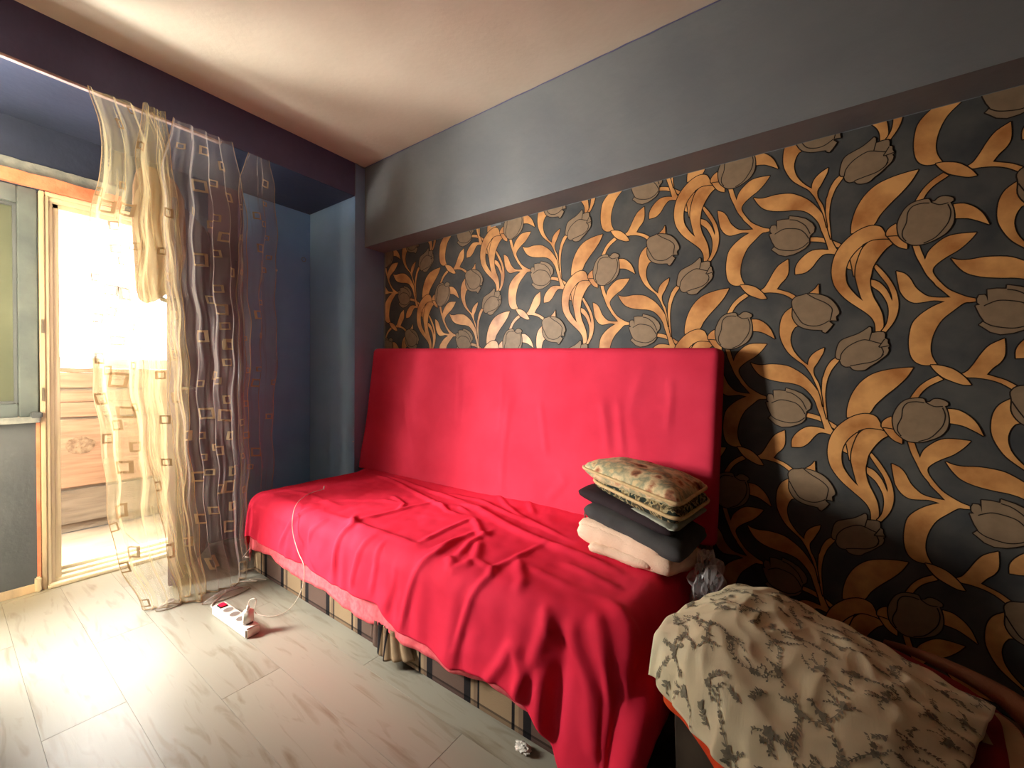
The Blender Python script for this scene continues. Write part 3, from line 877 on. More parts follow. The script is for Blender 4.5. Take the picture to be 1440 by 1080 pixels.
bm = bmesh.new()
vs_ = []
for (x, dz) in ((0.66, 0), (2.89, 0)):
    for (z, dy) in ((0.30, 0), (zback(x) - .03, 0)):
        for d in (0.025, 0.085):
            vs_.append(bm.verts.new((x, backplane(z) + d, z)))
for q in ((0, 1, 3, 2), (4, 6, 7, 5), (0, 4, 5, 1), (2, 3, 7, 6), (0, 2, 6, 4), (1, 5, 7, 3)):
    bm.faces.new([vs_[i] for i in q])
bmesh.ops.recalc_face_normals(bm, faces=bm.faces[:])
bmesh.ops.bevel(bm, geom=bm.edges[:], offset=0.02, segments=3, affect='EDGES')
obj('backrest', bm, M['plaid'], sofa, True)
# gathered plaid bunch hanging out at the middle of the base
g0 = at(545, 878, 'y', -0.95)


def gather(u, v):
    a = (u - .5)
    x = g0.x + a * (0.20 + 0.06 * v) + 0.02 * v
    y = -0.938 - 0.018 * (1 - abs(2 * a) ** 2) - 0.012 * abs(math.sin(a * 17 + 1)) - 0.018 * v * (1 - abs(2 * a))
    return Vector((x, y, 0.145 - 0.115 * v + 0.03 * abs(a) * v * 2))


o = obj('gathered_flap', grid(gather, 50, 12), M['plaid'], sofa, True)
solidify(o, 0.004, 0)

ZT, RB = 0.455, 0.078


def conv(px, py):
    q = at(px, py, 'z', ZT)
    if q.y > -0.90:
        return (q.x, q.y)
    q = at(px, py, 'y', -0.955)
    return (q.x, -0.885 - (0.10 + (ZT - RB - q.z)))


def ridges(lst):
    out = []
    for h, wd, pts in lst:
        P = [conv(*q) for q in pts]
        out.append((h, wd, P))
    return out


RID = [
 (.013, .022, [(638, 708), (672, 719), (708, 743), (744, 760), (783, 775), (830, 792), (880, 815)]),
 (.008, .016, [(600, 694), (640, 700), (676, 708), (720, 730), (770, 752)]),
 (.007, .014, [(696, 698), (715, 718), (732, 731), (768, 750), (800, 765)]),
 (.006, .014, [(738, 704), (752, 730)]),
 (.009, .016, [(520, 668), (552, 678), (578, 692), (604, 706), (625, 718)]),
 (.010, .016, [(545, 672), (590, 688), (630, 702), (660, 712)]),
 (.007, .013, [(552, 700), (568, 712), (560, 722)]),
 (.007, .014, [(440, 708), (490, 706), (540, 706), (568, 712)]),
 (.008, .014, [(470, 742), (520, 731), (578, 716), (620, 708)]),
 (.008, .013, [(587, 768), (620, 752), (665, 733)]),
 (.008, .013, [(587, 781), (630, 768), (670, 752)]),
 (.009, .013, [(620, 790), (660, 768), (695, 750)]),
 (.010, .016, [(665, 733), (672, 745), (676, 756), (690, 762)]),
 (.007, .012, [(600, 706), (622, 716), (645, 716), (660, 726)]),
 (.008, .012, [(618, 712), (630, 724), (648, 728)]),
 (.007, .016, [(436, 722), (470, 728), (520, 752), (580, 767), (600, 772)]),
 (.006, .020, [(400, 690), (440, 700), (480, 716)]),
 (.006, .018, [(560, 664), (600, 676), (650, 690)]),
 (.005, .020, [(740, 800), (800, 830), (860, 850)]),
 (.006, .018, [(790, 795), (830, 815), (880, 838)]),
 (.009, .012, [(770, 768), (720, 792), (692, 803), (675, 820), (664, 850), (655, 885), (648, 920), (646, 938)]),
 (.010, .014, [(630, 786), (622, 800), (624, 812)]),
 (.009, .014, [(645, 760), (612, 782), (590, 800), (582, 830), (576, 868), (572, 888)]),
 (.008, .016, [(660, 790), (640, 802), (626, 815)]),
 (.008, .016, [(675, 765), (668, 790), (672, 806)]),
 (.010, .014, [(425, 715), (413, 738), (406, 755), (399, 772)]),
 (.008, .014, [(452, 735), (440, 752), (438, 770)]),
 (.012, .014, [(498, 728), (481, 744), (476, 780), (475, 815)]),
 (.009, .014, [(515, 760), (508, 785), (502, 830)]),
 (.007, .014, [(530, 765), (532, 800), (527, 840)]),
 (.006, .020, [(560, 790), (558, 830), (548, 862)]),
 (.009, .018, [(728, 790), (734, 820), (722, 850)]),
 (.012, .020, [(776, 870), (770, 892), (760, 920), (742, 960), (732, 985)]),
 (.012, .018, [(726, 905), (712, 935), (690, 962)]),
 (.012, .020, [(728, 905), (742, 950), (738, 985)]),
 (.010, .016, [(758, 862), (772, 888), (780, 905)]),
 (.012, .020, [(800, 880), (808, 910), (826, 945), (840, 980)]),
 (.012, .020, [(822, 870), (842, 905), (858, 950), (880, 1000)]),
 (.014, .024, [(850, 848), (872, 885), (888, 925), (905, 965), (915, 1000)]),
 (-.014, .028, [(798, 895), (794, 940), (786, 1000), (780, 1060)]),
 (.014, .026, [(770, 940), (768, 1000), (775, 1050)]),
 (.010, .024, [(835, 960), (838, 1010), (845, 1070)]),
]
RC = ridges(RID)
HEM = [(0.60, .235), (1.12, .229), (1.34, .237), (1.55, .216), (1.72, .221), (1.86, .227), (1.94, .191), (2.03, .176), (2.14, .179), (2.27, .153), (2.32, .165), (2.46, .187), (2.55, .175), (2.60, .146), (2.65, .099), (2.68, .055), (2.72, .03), (2.95, .02)]
HEMP = [(0.60, .150), (0.71, .150), (0.95, .180), (1.0, .155), (1.275, .141), (1.47, .150), (1.59, .126), (1.77, .120), (1.88, .138), (1.99, .118), (2.13, .125), (2.25, .118), (2.4, .15), (2.6, .13), (2.66, .08), (2.85, .06)]


def disp(A, B, RC_, seedv=0.0):
    D = np.zeros_like(A)
    for h, wd, P in RC_:
        best = np.full(A.shape, 1e9)
        ends = np.zeros_like(A)
        Ls = [0]
        for (x0, y0), (x1, y1) in zip(P, P[1:]):
            Ls.append(Ls[-1] + math.hypot(x1 - x0, y1 - y0))
        tot = max(Ls[-1], 1e-6)
        for k, ((x0, y0), (x1, y1)) in enumerate(zip(P, P[1:])):
            dx, dy = x1 - x0, y1 - y0
            l2 = dx * dx + dy * dy + 1e-12
            t = np.clip(((A - x0) * dx + (B - y0) * dy) / l2, 0, 1)
            d = np.hypot(A - x0 - t * dx, B - y0 - t * dy)
            s = (Ls[k] + t * math.sqrt(l2)) / tot
            m = d < best
            best = np.where(m, d, best)
            ends = np.where(m, s, ends)
        taper = np.clip(np.minimum(ends, 1 - ends) * 5 + 0.15, 0, 1)
        D += h * np.exp(-(best / wd) ** 2) * taper
    return D


def wrap(a, b, ax0, ax1, by, R, z0, flare, n_off):
    """cloth point (a,b) laid on a bed top and bent over its edges"""
    cx = min(max(a, ax0), ax1)
    cy = max(b, by)
    dx, dy = a - cx, b - cy
    r = math.hypot(dx, dy)
    if r < 1e-9:
        return Vector((a, b, z0)), Vector((0, 0, 1))
    ux, uy = dx / r, dy / r
    if r < R * math.pi / 2:
        g = r / R
        out, dn = R * math.sin(g), R * (1 - math.cos(g))
        n = Vector((ux * math.sin(g), uy * math.sin(g), math.cos(g)))
    else:
        e = r - R * math.pi / 2
        out, dn = R + flare * e, R + e
        n = Vector((ux, uy, flare)).normalized()
    return Vector((cx + ux * out, cy + uy * out, z0 - dn)), n


def sheet_cloth(name, ax0, ax1, by, R, z0, flare, aL, aR, bback, hem, RC_, nu, nv, extra, mat_, wob):
    us = np.linspace(0, 1, nu + 1)
    A = np.zeros((nv + 1, nu + 1)); B = np.zeros_like(A)
    for i, u in enumerate(us):
        a = lerp(aL, aR, u)
        zh = table(hem, min(max(a, ax0), ax1 + .2))
        bl = by - (R * math.pi / 2 + (z0 - R - zh))
        for j in range(nv + 1):
            t = j / nv
            A[j, i] = a
            B[j, i] = lerp(bback, bl, t)
    D = disp(A, B, RC_)
    bm = bmesh.new()
    V = []
    for j in range(nv + 1):
        rw = []
        for i in range(nu + 1):
            a, b = A[j, i], B[j, i]
            P, n = wrap(a, b, ax0, ax1, by, R, z0, flare, 0)
            over = max(0.0, by - b) + max(0.0, a - ax1) + max(0.0, ax0 - a)
            d = D[j, i] + extra(a, b, over) + ((0.05 * smooth(.08, .2, a - ax1) - .45 * max(0.0, a - ax1 - .24)) if ax1 == 2.79 else 0)
            hm = smooth(0.0, 0.25, over)
            d += wob * hm * (math.sin(a * 23 + 2 * nz(a * 3, b * 2)) * 0.6 + math.sin(a * 51 + 4 * nz(a * 5, 7)) * 0.4) + 0.004 * nz(a * 7, b * 7, 2) + 0.0025 * nz(a * 18, b * 18, 5)
            rw.append(bm.verts.new(P + n * max(d, -0.004 if over < .02 else (-0.02 if over < .3 else -.08))))
        V.append(rw)
    for j in range(nv):
        for i in range(nu):
            bm.faces.new((V[j][i], V[j + 1][i], V[j + 1][i + 1], V[j][i + 1]))
    o = obj(name, bm, mat_, None, True)
    return o, A, B


def ex_red(a, b, over):
    # sag between the two halves and the lift where the cloth meets the back
    return 0.012 * smooth(-.30, -.20, b) + 0.006 + 0.010 * math.exp(-((a - 2.2) / .5) ** 2) * smooth(-.9, -.5, b)


red, RA, RBm = sheet_cloth('seat_cover', 0.715, 2.79, -0.880, RB, ZT, 0.10, 0.42, 3.18, -0.165, HEM, RC, 330, 150, ex_red, M['red'], 0.007)
solidify(red, 0.003, 1)
tag(red, 'wrinkled crimson cotton cover draped over the seat of the sofa bed, hanging down in front', 'bed cover')
pink, _, _ = sheet_cloth('fleece_blanket', 0.71, 2.78, -0.876, RB - .010, ZT - .012, 0.075, 0.46, 2.98, -0.30, HEMP, [], 160, 60, lambda a, b, o: 0.0 + 0.002 * math.sin(a * 60) * smooth(.2, .3, o), M['pink'], 0.003)
solidify(pink, 0.004, -1)
tag(pink, 'pink fleece blanket showing below the hem of the red seat cover', 'blanket')

# back cover: same wrapping, standing up
RIDB = [(.004, .012, [(703, 520), (705, 570), (704, 612)]), (.006, .015, [(758, 560), (765, 600), (772, 640)]), (.007, .02, [(845, 560), (853, 600), (858, 640)]),
        (.006, .015, [(868, 560), (873, 600), (878, 640)]), (.005, .014, [(943, 530), (942, 570), (938, 610)]), (.006, .02, [(565, 520), (575, 580), (590, 640)]),
        (.006, .02, [(640, 510), (645, 560), (645, 600)]), (.006, .02, [(790, 660), (800, 675), (775, 700)]), (.005, .03, [(900, 520), (885, 580), (900, 640)]),
        (.006, .02, [(715, 560), (712, 640), (713, 690)])]
RCB = [(h, wd, [(at(x, y, 'y', -.16).x, at(x, y, 'y', -.16).z) for x, y in P]) for h, wd, P in RIDB]
nu, nv = 200, 80
A = np.zeros((nv + 1, nu + 1)); B = np.zeros_like(A)
BX0, BX1, RR = 0.655, 2.895, 0.032
for i in range(nu + 1):
    for j in range(nv + 1):
        a = lerp(BX0 - .09, BX1 + .09, i / nu)
        A[j, i] = a
        B[j, i] = lerp(zback(min(max(a, BX0), BX1)) + .055, 0.47, j / nv)
D = disp(A, B, RCB)
bm = bmesh.new(); V = []
for j in range(nv + 1):
    rw = []
    for i in range(nu + 1):
        a, c = A[j, i], B[j, i]
        x = min(max(a, BX0), BX1)
        zt = zback(x) - RR
        cz = min(c, zt)
        dx, dz = a - x, c - cz
        r = math.hypot(dx, dz)
        y0 = backplane(cz)
        d = D[j, i] + 0.005 * nz(a * 4, c * 4, 3) + 0.003 * nz(a * 11, c * 5, 6)
        if r < 1e-9:
            P = Vector((a, y0 - d, cz))
        else:
            ux, uz = dx / r, dz / r
            if r < RR * math.pi / 2:
                g = r / RR
                P = Vector((x + ux * RR * math.sin(g), y0 + RR * (1 - math.cos(g)) - d * math.cos(g), cz + uz * RR * math.sin(g)))
            else:
                e = r - RR * math.pi / 2
                P = Vector((x + ux * (RR + d * .5), min(y0 + RR + e, -0.006), cz + uz * RR))
        # left edge flares slightly at the foot of the back
        P.x -= 0.035 * smooth(0.9, 0.45, c) * smooth(0.9, 0.6, a) * (1 if a > BX0 else 1)
        P.x = max(P.x, C_ + .004) if P.y > -0.25 else P.x
        rw.append(bm.verts.new(P))
    V.append(rw)
for j in range(nv):
    for i in range(nu):
        bm.faces.new((V[j][i], V[j + 1][i], V[j + 1][i + 1], V[j][i + 1]))
bc = obj('back_cover', bm, M['red_back'], None, True)
solidify(bc, 0.003, 1)
tag(bc, 'smooth crimson cotton cover pulled over the tall back of the sofa bed', 'sofa cover')

# ------------------------------------------------------------------ pile of bedding
def pillow(name, quad, th, m, parent=None, n=26, puff=0.42, pinch=0.05, rnd=0.10, wr=0.004, seed=0.0, pipe=None, sag=0.0):
    L, F, Rr, Bk = quad
    nrm = (F - L).cross(Bk - L).normalized()
    if nrm.z < 0: nrm = -nrm

    def P(u, v, s):
        uu = u + pinch * (0.5 - u) * (1 - (2 * v - 1) ** 2) * 1.0
        vv = v + pinch * (0.5 - v) * (1 - (2 * u - 1) ** 2) * 1.0
        q = L * (1 - uu) * (1 - vv) + F * uu * (1 - vv) + Rr * uu * vv + Bk * (1 - uu) * vv
        cc_ = rnd * (abs(2 * u - 1) * abs(2 * v - 1)) ** 6
        q = q.lerp((L + F + Rr + Bk) / 4, cc_)
        e = ((1 - abs(2 * u - 1) ** 3.2) * (1 - abs(2 * v - 1) ** 3.2))
        h = th / 2 * max(e, 0) ** puff
        h += wr * nz(u * 6 + seed, v * 6, s) * (1 if e > .02 else 0) + wr * .5 * nz(u * 15 + seed, v * 15, s)
        q = q + nrm * h * s
        q.z -= sag * (2 * u - 1) ** 2
        return q
    bm = bmesh.new()
    top = [[bm.verts.new(P(i / n, j / n, 1)) for i in range(n + 1)] for j in range(n + 1)]
    bot = [[top[j][i] if i in (0, n) or j in (0, n) else bm.verts.new(P(i / n, j / n, -1)) for i in range(n + 1)] for j in range(n + 1)]
    for j in range(n):
        for i in range(n):
            bm.faces.new((top[j][i], top[j][i + 1], top[j + 1][i + 1], top[j + 1][i]))
            bm.faces.new((bot[j][i], bot[j + 1][i], bot[j + 1][i + 1], bot[j][i + 1]))
    o = obj(name, bm, m, parent, True)
    if pipe:
        pts = [P(i / n, 0, 1) for i in range(n)] + [P(1, j / n, 1) for j in range(n)] + [P(1 - i / n, 1, 1) for i in range(n)] + [P(0, 1 - j / n, 1) for j in range(n)]
        bm = bmesh.new(); tube(bm, pts, 0.0065, 7, True)
        obj('piping', bm, pipe, o, True)
    return o


def Q(*a):
    return [at(x, y, 'z', z) for x, y, z in a]


o = pillow('folded_blanket', Q((803, 745, .535), (944, 806, .500), (1000, 786, .490), (866, 730, .545)), 0.10, M['cream_fleece'], puff=.30, wr=.006, seed=3)
tag(o, 'folded cream fleece blanket at the bottom of the pile on the sofa', 'blanket')
for k, (qq, th) in enumerate([(Q((806, 735, .560), (930, 788, .530), (985, 765, .53), (862, 718, .565)), .07), (Q((820, 768, .500), (912, 800, .490), (975, 790, .49), (880, 750, .50)), .05)]):
    pillow('fold', qq, th, M['cream_fleece'], o, puff=.33, wr=.006, seed=9 + k)
o = pillow('grey_pillow', Q((812, 715, .610), (962, 792, .548), (1000, 750, .555), (880, 700, .600)), 0.085, M['grey_cloth'], puff=.34, seed=5, pinch=.02)
tag(o, 'charcoal grey cloth pillow lying on the folded cream blanket', 'pillow')
bm = bmesh.new(); tube(bm, [at(822, 722, 'z', .625), at(823, 727, 'z', .622)], .003, 6); obj('zip_pull', bm, M['metal'], o)
o = pillow('black_cushion', Q((805, 690, .655), (948, 758, .605), (990, 722, .605), (868, 672, .655)), 0.066, M['black_cloth'], puff=.4, seed=7, pinch=.03)
tag(o, 'flat dark brown-black cushion with a pointed corner, third from the bottom of the pile', 'cushion')
o = pillow('pale_cloth', Q((866, 704, .655), (950, 752, .628), (1000, 716, .628), (905, 688, .66)), 0.022, M['pale_green'], puff=.6, seed=8, wr=.006)
tag(o, 'pale grey-green cloth squeezed between the dark cushion and the leaf-patterned cushion', 'cloth')
o = pillow('leaf_cushion', Q((829, 675, .705), (955, 735, .668), (1003, 702, .662), (880, 655, .71)), 0.085, M['dark_tapestry'], puff=.30, seed=11, pipe=M['piping'], pinch=.02)
tag(o, 'dark leaf-patterned cushion with cream piping, second from the top of the pile', 'cushion')
o = pillow('tapestry_cushion', Q((813, 656, .755), (957, 713, .715), (1000, 684, .712), (868, 650, .755)), 0.11, M['tapestry'], puff=.5, seed=13, pipe=M['piping'], pinch=.04)
tag(o, 'cream and brown tapestry cushion with piped edge on top of the pile', 'cushion')

# crumpled plastic bag sliding off the sofa end behind the pile
def crumple(c, r, seed, m, name, parent=None, sx=1, sy=1, sz=1, amp=.35, lev=4):
    bm = bmesh.new()
    bmesh.ops.create_icosphere(bm, subdivisions=lev, radius=1)
    for v in bm.verts:
        d = v.co.normalized()
        k = 1 + amp * (abs(nz(d.x * 2 + seed, d.y * 2, d.z * 2)) * 2 - .3) + amp * .35 * abs(nz(d.x * 6 + seed, d.y * 6, d.z * 6))
        v.co = Vector(c) + Vector((d.x * sx, d.y * sy, d.z * sz)) * r * k
    return obj(name, bm, m, parent)


c = at(988, 808, 'y', -0.42)
bagc = Vector((2.955, -0.47, 0.43))
o = crumple(bagc, 0.085, 2.0, M['plastic_bag'], 'plastic_bag', None, .55, 1.0, 1.1)
tag(o, 'crumpled clear plastic bag hanging off the sofa end behind the pile', 'bag')
crumple(bagc + Vector((0, 0, -.01)), 0.055, 5.0, M['black_cloth'], 'bag_contents', o, .5, 1, 1.4, lev=3)

# ------------------------------------------------------------------ low armchair with floral sheet
CX, CY = 3.30, -0.85
def sup(cx, cy, ax, ay, a, n=2.6):
    c, s = math.cos(a), math.sin(a)
    return Vector((cx + ax * math.copysign(abs(c) ** (2 / n), c), cy + ay * math.copysign(abs(s) ** (2 / n), s), 0))


OUTL = [(2.945, -.95), (3.0, -1.0), (3.065, -1.065), (3.135, -1.155), (3.23, -1.27), (3.36, -1.33), (3.50, -1.25), (3.60, -1.05), (3.625, -.80), (3.58, -.62), (3.48, -.525), (3.33, -.445), (3.16, -.385), (3.03, -.40), (2.975, -.53), (2.950, -.74)]
OUTC = catmull([(x, y, 0) for x, y in OUTL], 5, True)


def lathe_sup(prof, cap=True):
    bm = bmesh.new()
    n = len(OUTC)
    rings = []
    for k, z in prof:
        r = []
        for i in range(n):
            t = (OUTC[(i + 1) % n] - OUTC[i - 1]).normalized()
            nn = Vector((-t.y, t.x, 0)) * -1
            if nn.dot(OUTC[i] - Vector((CX, CY, 0))) < 0: nn = -nn
            r.append(bm.verts.new(OUTC[i] + nn * k + Vector((0, 0, z))))
        rings.append(r)
    for A_, B_ in zip(rings, rings[1:]):
        for i in range(n):
            bm.faces.new((A_[i], A_[(i + 1) % n], B_[(i + 1) % n], B_[i]))
    if cap:
        bm.faces.new(rings[0][::-1]); bm.faces.new(rings[-1])
    bmesh.ops.recalc_face_normals(bm, faces=bm.faces[:])
    return bm


ch = empty('armchair', (CX, CY, 0))
tag(ch, 'low rounded armchair, orange and dark red, beside the sofa under the floral sheet', 'armchair')
obj('base', lathe_sup([(-.05, .03), (-.035, .06), (-.025, .30), (-.025, .345)]), M['dark_up'], ch, True)
for sx in (-1, 1):
    for sy in (-1, 1):
        obj('leg', cyl(bmesh.new(), (CX + sx * .22, CY + sy * .25, 0.0), .022, .032, 14), M['black_cloth'], ch)
obj('seat_rim', lathe_sup([(-.03, .342), (-.006, .344), (.002, .354), (.002, .380), (-.006, .392), (-.03, .397)]), M['orange'], ch, True)
obj('seat_cushion', lathe_sup([(-.05, .396), (-.035, .402), (-.03, .418), (-.05, .432), (-.12, .440)]), M['dark_red'], ch, True)
# brown padded back rail running round the right and rear side
pts = catmull([(3.40, -.475, .412), (3.48, -.52, .425), (3.56, -.59, .432), (3.60, -.67, .435), (3.615, -.80, .435), (3.60, -1.0, .43)], 8)
bm = bmesh.new(); tube(bm, pts, lambda t: 0.007 + 0.020 * min(1, 1.6 * t), 14)
obj('back_rail', bm, M['brown_up'], ch, True)
# pale curved print on the dark red seat
bm = bmesh.new()
arc = catmull([at(1400, 1002, 'z', .447), at(1420, 1022, 'z', .447), at(1430, 1050, 'z', .447), at(1434, 1085, 'z', .447), at(1425, 1130, 'z', .447)], 8)
for i, (a, b) in enumerate(zip(arc, arc[1:])):
    t = i / (len(arc) - 1); t2 = (i + 1) / (len(arc) - 1)
    n_ = Vector((-(b - a).y, (b - a).x, 0)).normalized()
    w1_, w2_ = .004 + .010 * math.sin(t * 3.14), .004 + .010 * math.sin(t2 * 3.14)
    bm.faces.new([bm.verts.new(q) for q in (a + n_ * w1_, b + n_ * w2_, b - n_ * w2_, a - n_ * w1_)])
l1 = [at(1372, 1022, 'z', .447), at(1386, 1028, 'z', .447), at(1397, 1048, 'z', .447), at(1382, 1044, 'z', .447)]
bm.faces.new([bm.verts.new(q) for q in l1])
bmesh.ops.recalc_face_normals(bm, faces=bm.faces[:])
pr = obj('seat_print', bm, M['beige_print'], ch)

# sheet: patch between four edge curves
def curve(pts, n=40):
    P = catmull(pts, 10)
    Ls = [0]
    for a, b in zip(P, P[1:]): Ls.append(Ls[-1] + (b - a).length)
    def f(t):
        s = t * Ls[-1]
        for k in range(len(P) - 1):
            if s <= Ls[k + 1] + 1e-9:
                return P[k].lerp(P[k + 1], (s - Ls[k]) / max(1e-9, Ls[k + 1] - Ls[k]))
        return P[-1]
    return f


top_ = curve(Q((1030, 825, .475), (1055, 826, .48), (1090, 833, .48), (1150, 863, .47), (1215, 895, .47), (1290, 938, .47), (1350, 972, .47), (1400, 1000, .465)))
left_ = curve(Q((1030, 825, .475), (990, 842, .475), (952, 862, .475), (925, 886, .475), (917, 915, .45), (912, 950, .405)))
bot_ = curve(Q((912, 950, .405), (936, 980, .402), (956, 1008, .402), (980, 1038, .402), (1012, 1076, .402), (1062, 1122, .402), (1130, 1175, .402), (1230, 1215, .405), (1345, 1210, .41)))
right_ = curve(Q((1400, 1000, .465), (1386, 1030, .46), (1370, 1065, .455), (1358, 1110, .45), (1345, 1210, .41)))
cA, cB, cC, cD = top_(0), left_(1), bot_(1), top_(1)


def fsheet(u, v):
    p = top_(u) * (1 - v) + bot_(u) * v + left_(v) * (1 - u) + right_(v) * u
    p = p - (cA * (1 - u) * (1 - v) + cD * u * (1 - v) + cB * (1 - u) * v + cC * u * v)
    e = (min(1, u * 5) * min(1, (1 - u) * 5) * min(1, v * 5) * min(1, (1 - v) * 5)) ** .6
    bulge = 0.045 * math.exp(-((u - .28) / .30) ** 2 - ((v - .45) / .5) ** 2) + 0.03 * math.exp(-((u - .75) / .25) ** 2 - ((v - .4) / .4) ** 2)
    wr = 0.008 * nz(u * 3.2, v * 3.2, 1) + 0.007 * (1 - abs(nz(u * 2.4 + v * 1.5, v * 5 - u * 3, 4)) * 2) * .6 + 0.0045 * (1 - 2 * abs(nz(u * 9 + 3 * v, v * 6 - u * 4, 9)))
    p.z += e * (bulge + wr) + 0.004
    # ripples in the hem
    p.z += (1 - e) * 0.004 * math.sin(u * 40 + v * 31)
    if v > .8:
        p += Vector((0.006 * math.sin(u * 60), 0.004 * math.sin(u * 47), 0)) * (v - .8) / .2
    return p


bm = grid(fsheet, 130, 110)
bmesh.ops.recalc_face_normals(bm, faces=bm.faces[:])
sh = obj('floral_sheet', bm, M['sheet'], None, True)
solidify(sh, 0.003, 0)
tag(sh, 'cream cotton sheet with grey floral print thrown over the low armchair', 'sheet')

# printed sprigs laid on the sheet surface
def snorm(u, v):
    e = .004
    a = fsheet(min(u + e, 1), v) - fsheet(max(u - e, 0), v)
    b = fsheet(u, min(v + e, 1)) - fsheet(u, max(v - e, 0))
    n = a.cross(b).normalized()
    return n if n.z > 0 else -n


pr = bmesh.new()
SU, SV = 1 / 0.62, 1 / 0.62


def stamp(pts2):
    vv = []
    for x, y in pts2:
        if not (0.004 < x < .996 and 0.004 < y < .996): return
        vv.append(pr.verts.new(fsheet(x, y) + snorm(x, y) * 0.0034))
    try:
        f = pr.faces.new(vv)
        f.normal_update()
        if f.normal.z < 0: f.normal_flip()
    except ValueError:
        pass


def leafp(x, y, a, l, wd):
    c, s = math.cos(a), math.sin(a)
    pl = [(0, 0), (.3, wd), (.65, wd * .8), (1, 0), (.65, -wd * .8), (.3, -wd)]
    stamp([(x + (p * c - q * s) * l, y + (p * s + q * c) * l) for p, q in pl])


def stemp(x, y, a, l, curv, wd=.0013, n=8):
    out = []
    for k in range(n):
        x2, y2 = x + math.cos(a) * l / n, y + math.sin(a) * l / n
        nx, ny = -math.sin(a) * wd, math.cos(a) * wd
        stamp([(x + nx, y + ny), (x2 + nx, y2 + ny), (x2 - nx, y2 - ny), (x - nx, y - ny)])
        out.append((x2, y2, a))
        x, y = x2, y2
        a += curv / n
    return out


def flower(x, y, r):
    for k in range(7):
        a = k * .9 + R_.random()
        leafp(x, y, a, r * R_.uniform(.8, 1.1), .34)
    for k in range(5):
        a = k * 1.26
        leafp(x + r * .2 * math.cos(a), y + r * .2 * math.sin(a), a + 1.2, r * .5, .4)


for gi in range(11):
    for gj in range(9):
        x = (gi + .5 + R_.uniform(-.3, .3)) / 11; y = (gj + .5 + R_.uniform(-.3, .3)) / 9
        a = R_.uniform(0, 6.28)
        big = (gi + gj) % 2 == 0
        st = stemp(x, y, a, R_.uniform(.09, .13) if big else R_.uniform(.04, .07), R_.uniform(-1.6, 1.6))
        for k, (sx, sy, sa) in enumerate(st):
            for sd in (-1, 1):
                if R_.random() < .8:
                    leafp(sx, sy, sa + sd * R_.uniform(.5, 1.1), R_.uniform(.009, .019), R_.uniform(.16, .30))
        if big:
            flower(x, y, R_.uniform(.014, .020))
            flower(x + R_.uniform(-.03, .03), y + R_.uniform(-.03, .03), .011)
            for q in range(3):
                s2 = stemp(x, y, a + R_.uniform(1.5, 4.5), R_.uniform(.04, .07), R_.uniform(-2, 2), .0010, 6)
                for (sx, sy, sa) in s2[1:]:
                    leafp(sx, sy, sa + R_.choice((-.8, .8)), R_.uniform(.008, .014), .28)
        else:
            flower(st[-1][0], st[-1][1], .009)
fp = obj('printed_flowers', pr, M['print_grey'], sh)
tag(fp, kind='stuff')

# ------------------------------------------------------------------ curtains
SQ_A = [(235,100,9),(185,145,11),(270,258,11),(203,397,11),(90,418,11),(157,480,16),(232,495,17),(182,560,11),(430,245,10),(525,268,13),(600,325,14),(505,405,18),(565,392,12),(625,450,14),(377,515,12),(575,530,12),(550,560,13),(608,612,16),(517,698,18),(583,675,12),(345,668,11),(640,750,14),(395,770,12),(590,815,13),(592,895,17),(550,858,12),(400,918,14),(605,962,12),(515,1003,18),(625,1035,17),(785,390,13),(787,472,8),(745,517,12),(677,482,10),(772,550,9),(787,605,9),(762,648,14),(687,605,9),(800,685,8),(783,735,9),(690,745,9),(773,867,9),(753,917,14),(760,998,9),(705,1010,8),(97,930,14),(160,815,14),(88,765,11),(213,832,18),(160,900,12),(180,650,12),(250,965,10),(195,1020,14),(405,1075,12),(255,640,10),(200,700,10),(480,505,10)]
SQ_B = [(108,65,15),(122,218,16),(130,370,13),(190,147,18),(212,270,18),(200,480,20),(205,645,18),(270,805,19),(240,803,16),(175,320,15),(240,400,13),(245,250,12),(270,550,14),(323,128,12),(345,295,12),(358,455,12),(383,55,14),(402,212,14),(440,358,15),(472,513,15),(493,668,15),(408,765,14),(518,823,17),(510,273,18),(583,280,19),(598,548,18),(585,80,12),(592,220,13),(600,356,15),(603,490,15),(560,415,14),(562,560,15),(610,620,15),(537,637,12),(598,695,16),(620,848,17),(500,440,11),(515,497,11),(540,400,12),(658,308,11),(683,358,11),(655,437,10),(663,565,11),(680,237,10),(710,158,15),(708,422,15),(685,480,9),(758,285,9),(770,155,9),(675,110,10),(712,105,9),(540,130,13),(498,357,10),(150,710,12),(170,865,13),(220,1000,12),(150,110,12),(245,92,11),(590,15,16),(495,160,11),(560,150,11)]
SQ = [(100 + x / 2.841, 120 + y / 2.841, s) for x, y, s in SQ_A] + [(100 + x / 2.7, 480 + y / 2.7, s) for x, y, s in SQ_B]

